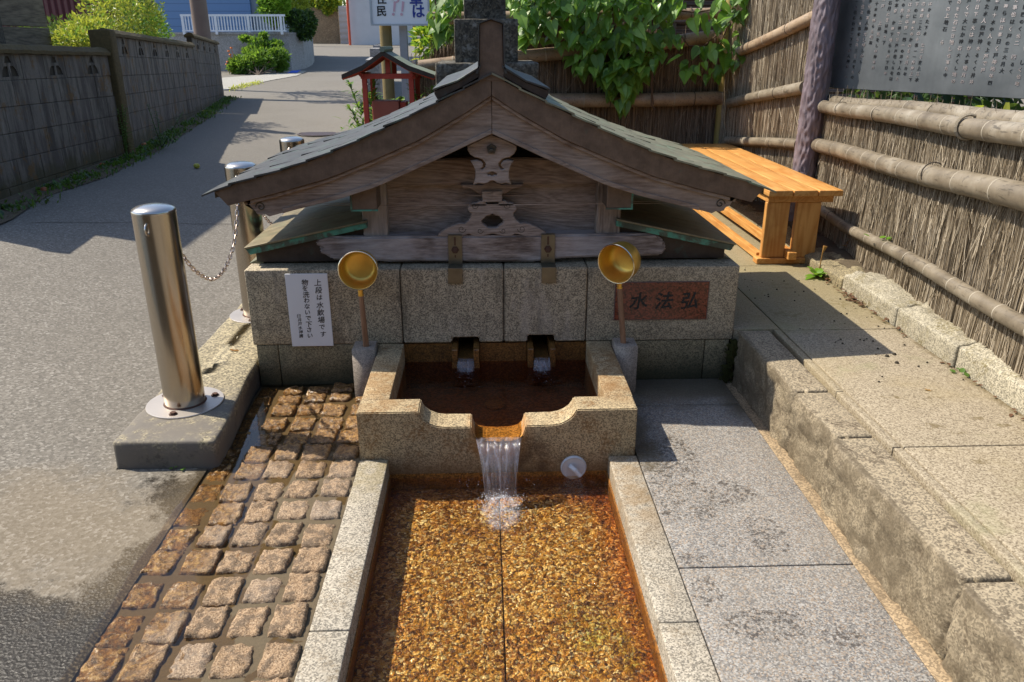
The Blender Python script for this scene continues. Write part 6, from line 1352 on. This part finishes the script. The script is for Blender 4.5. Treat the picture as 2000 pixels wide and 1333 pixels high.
for Y, xs_ in ((fy, (705, 812)), (by, (720, 822))):
    a, b = atY(xs_[0], 150, Y), atY(xs_[1], 150, Y); link('tie_beam', MB().box((a.x, Y-.022, a.z-.015), (b.x, Y+.022, a.z+.020)).mesh('tb', bevel=.002), m_redpaint, sr)
    xm = (a.x+b.x)/2; link('king_post', MB().box((xm-.016, Y-.014, a.z+.021), (xm+.016, Y+.014, a.z+.145)).mesh('kp'), m_redpaint, sr)
for px0, px1 in ((704, 724), (803, 817)):
    a, b = atY(px0, 146, fy-.05), atY(px1, 146, by+.05); link('plate_beam', MB().tube([a, b], .018, 4).mesh('pb'), m_redpaint, sr)
rf, rb = atY(747, 101, fy-.10), atY(763, 101, by+.12); zr2 = rf.z
for sd in (-1, 1):
    eF = atY(667 if sd < 0 else 848, 148, fy-.10); eB = eF+(rb-rf)+Vector((0, .0, .0)); eB.z = eF.z; eF.z += .0
    v = [rf, eF, eB, Vector((rb.x, rb.y, rf.z))]; mid = [(v[0]+v[1])/2-Vector((0, 0, .018)), (v[3]+v[2])/2-Vector((0, 0, .018))]
    me = MB().add([v[0], mid[0], v[1], v[2], mid[1], v[3]]+[q-Vector((0, 0, .012)) for q in (v[0], mid[0], v[1], v[2], mid[1], v[3])], [(0, 1, 4, 5), (1, 2, 3, 4), (11, 10, 7, 6), (10, 9, 8, 7), (0, 6, 7, 1), (1, 7, 8, 2), (2, 8, 9, 3), (3, 9, 10, 4), (4, 10, 11, 5)]).mesh('rf'); link('roof_sheet', me, m_roofg, sr)
    me = MB(); 
    for k in range(5):
        t_ = .04+k*.23; a = v[0].lerp(v[3], t_); b = v[1].lerp(v[2], t_); m1 = (mid[0].lerp(mid[1], t_)); me = MB().tube([a-Vector((0, 0, .024)), m1-Vector((0, 0, .022)), b-Vector((0, 0, .022))], .010, 4); link('rafter', me.mesh('rafter'), m_redpaint, sr)
    a, m1, b = v[0], mid[0], v[1]; link('roof_edge', MB().add([a+Vector((0, -.004, .006)), m1+Vector((0, -.004, .006)), b+Vector((0, -.004, .006)), b+Vector((0, -.004, -.022)), m1+Vector((0, -.004, -.028)), a+Vector((0, -.004, -.028))], [(0, 1, 4, 5), (1, 2, 3, 4)]).mesh('re'), cu_dark, sr)
link('ridge_cap', MB().tube([rf+Vector((-.0, -.02, .014)), Vector((rb.x, rb.y+.02, rf.z+.014))], .02, 6).mesh('rc'), m_roofg, sr)
a, b = atY(726, 198, 5.85), atY(779, 198, 5.85); bx_ = link('box', MB().box((a.x, 5.85, .25), (b.x, 6.02, a.z)).mesh('box', bevel=.004), m_redbox, sr); link('box_side', MB().box((b.x+.002, 5.87, .25), (b.x+.05, 6.02, a.z-.01)).mesh('bs', bevel=.003), m_redpaint, sr)
ol = thing('oleander', 'narrow leaved plant growing through and around the red shrine posts', 'plant', (-.75, 6.1, .2)); mm = MB(); R = random.Random(12)
for k in range(60):
    b = Vector((-1.0+R.random()*.6, R.uniform(5.95, 6.35), R.uniform(.55, .95))); c_ = b+Vector((R.gauss(0, .08), R.gauss(0, .05), R.uniform(.05, .28))); mm.tube([b, c_], .004, 4)
    for j in range(16):
        a = R.uniform(0, 6.28); strap_leaf(mm, b.lerp(c_, .3+.7*j/16), (math.cos(a), math.sin(a), R.uniform(.2, 1.4)), R.uniform(.06, .12), R.uniform(.008, .013), 3, sag=.3)
for k in range(9):
    b = Vector((-.98, 5.9, .82-.05*k)); 
    for j in range(12):
        a = R.uniform(0, 6.28); strap_leaf(mm, b+Vector((R.gauss(0, .04), R.gauss(0, .04), R.gauss(0, .03))), (math.cos(a)-.4, math.sin(a), R.uniform(-.2, 1)), R.uniform(.05, .09), R.uniform(.008, .013), 3, sag=.3)
link('foliage', mm.mesh('o', smooth=True), lf_green, ol, kind='stuff')
pd = thing('stone_pedestal', 'stepped dark lichened stone pedestal behind the ridge of the shelter', 'pedestal', (.02, 5.6, .1))
a, b = atY(850, 123, 5.3), atY(1052, 123, 5.3); link('base_step', stone(a.x, b.x, 5.3, 6.0, .05, a.z, r=.012, amp=.004, step=.06), gr_dark, pd)
a, b = atY(886, 37, 5.36), atY(1012, 37, 5.36); c_ = atY(886, 122, 5.36); link('middle_block', stone(a.x, b.x, 5.36, 5.86, c_.z-.02, a.z, r=.010, amp=.004, step=.05), gr_dark, pd)
a, b = atY(906, 28, 5.42), atY(988, 28, 5.42); up_ = link('carved_block', stone(a.x, b.x, 5.42, 5.75, a.z-.04, a.z+.35, r=.008, amp=.003, step=.05), gr_dark, pd)
cv = MB()
for k in range(2):
    xm = a.x+(b.x-a.x)*(.28+.44*k)
    for q in range(3):
        w = .045-.014*q; cv.tube([(xm-w, 5.418, a.z+.035), (xm, 5.418, a.z+.035+w*1.7), (xm+w, 5.418, a.z+.035)], .0035, 5)
    cv.tube([(xm-.052, 5.418, a.z+.028), (xm-.052, 5.418, a.z+.14)], .003, 5); cv.tube([(xm+.052, 5.418, a.z+.028), (xm+.052, 5.418, a.z+.14)], .003, 5)
link('carved_chevrons', cv.mesh('cv'), gr_dark, up_)
# garden behind the back fence
bush('shrub', 'bright shrub behind the back fence, left of the stone pedestal', 'bush', (-.4, 8.4, .3), [((-.25, 8.4, 1.85), (.30, .3, .4)), ((.1, 8.4, 1.95), (.4, .3, .4)), ((.5, 8.4, 2.0), (.5, .3, .4)), ((-.42, 8.3, 1.45), (.25, .25, .35))], 2600, .10, lf_bright, 41, mat2=lf_yel, n2=900)
bush('hedge', 'shadowed hedge behind the vine covered stretch of fence', 'hedge', (.9, 7.8, .3), [((.7, 7.9, 1.4), (.7, .4, .7)), ((.2, 7.9, 1.2), (.7, .4, .6)), ((1.3, 8.1, 1.9), (.5, .3, .6))], 5000, .09, lf_dark, 42)
bh = thing('brown_building', 'brown latticed building seen through the top of the back fence', 'building', (3, 10, .2))
link('wall', MB().box((.8, 9.6, .0), (6, 12, 3.4)).mesh('w'), m_grillebrown, bh)
for zz in (1.28, 1.62, 1.98): link('ledge', MB().box((.78, 9.5, zz), (6.02, 9.597, zz+.07)).mesh('l', bevel=.01), plain('brown sill %d' % int(zz*100), (.13, .09, .075), .6), bh)
link('white_strip', MB().box((.79, 9.52, 1.375), (6.0, 9.56, 1.395)).mesh('ws'), m_white, bh)
for x in (1.6, 2.15): link('lattice_post', MB().box((x, 9.52, .3), (x+.07, 9.59, 3.2)).mesh('lp'), m_trunk, bh)
gl_ = link('window', MB().box((1.72, 9.56, 1.70), (2.10, 9.595, 1.95)).mesh('w'), plain('timber window', (.30, .16, .09), .5), bh)

# ============================================================ HOUSE AND TREE ADDED BEHIND THE VIEWER (for the polished steel to reflect)
nh = thing('added_house', 'unseen brown timber house added behind the viewer for the steel to reflect', 'house', (0, -6, 0))
wdh = oldwood('house boards', 'X', (.17, .11, .06), (.33, .23, .14), sc=.4)
for k in range(14): link('board', MB().box((-9, -6.0-.012*(k % 2), -.05+.28*k), (7, -5.96-.012*(k % 2), .22+.28*k)).mesh('b'), wdh, nh)
link('roof', MB().prism([(-9.6, 3.9), (7.6, 3.9), (7.6, 4.02), (-9.6, 4.02)], -10, -5.2).mesh('r'), m_dirtyglass, nh)
for x in (-5.5, -1.5, 3): 
    fr = link('window', MB().box((x, -5.955, 1.0), (x+1.4, -5.91, 2.2)).mesh('w'), wd_dark, nh); link('pane', MB().box((x+.06, -5.909, 1.06), (x+1.34, -5.90, 2.14)).mesh('p'), m_dirtyglass, fr)
bush('garden_tree', 'unseen broad tree added beside the house behind the viewer for reflections', 'tree', (9, -3, 0), [((9, -3, 3), (2, 2, 2)), ((10, -1, 3.5), (2, 2, 2)), ((8, -5, 3), (2, 2, 2))], 3000, .35, lf_green, 61, .2)
tr = thing('tree', 'slender tree whose branches reach over the lane beyond the block wall', 'tree', (-8.1, 20.6, .3)); m_ = MB(); R = random.Random(9)
m_.tube([(-8.1, 20.6, .2), (-8.0, 20.5, 2.6), (-7.6, 20.2, 4.4)], [.14, .11, .07], 10)
for k in range(26):
    b = Vector((-7.7, 20.3, 4.0+R.random()*.6)); e = b+Vector((R.uniform(.4, 3.2), R.uniform(-2.6, .6), R.uniform(-.2, 1.0))); m_.tube([b, b.lerp(e, .5)+Vector((0, 0, .15)), e], [.04, .025, .008], 5)
link('trunk', m_.mesh('trunk', smooth=True), m_trunk, tr)
foliage(tr, [((-7.2, 19.8, 4.7), (1.2, 1.2, .5)), ((-5.9, 19.0, 4.7), (1.1, .9, .4)), ((-5.0, 18.3, 4.6), (.8, .5, .3)), ((-6.2, 17.6, 4.5), (.7, .5, .3))], 1500, .16, lf_green, 62)
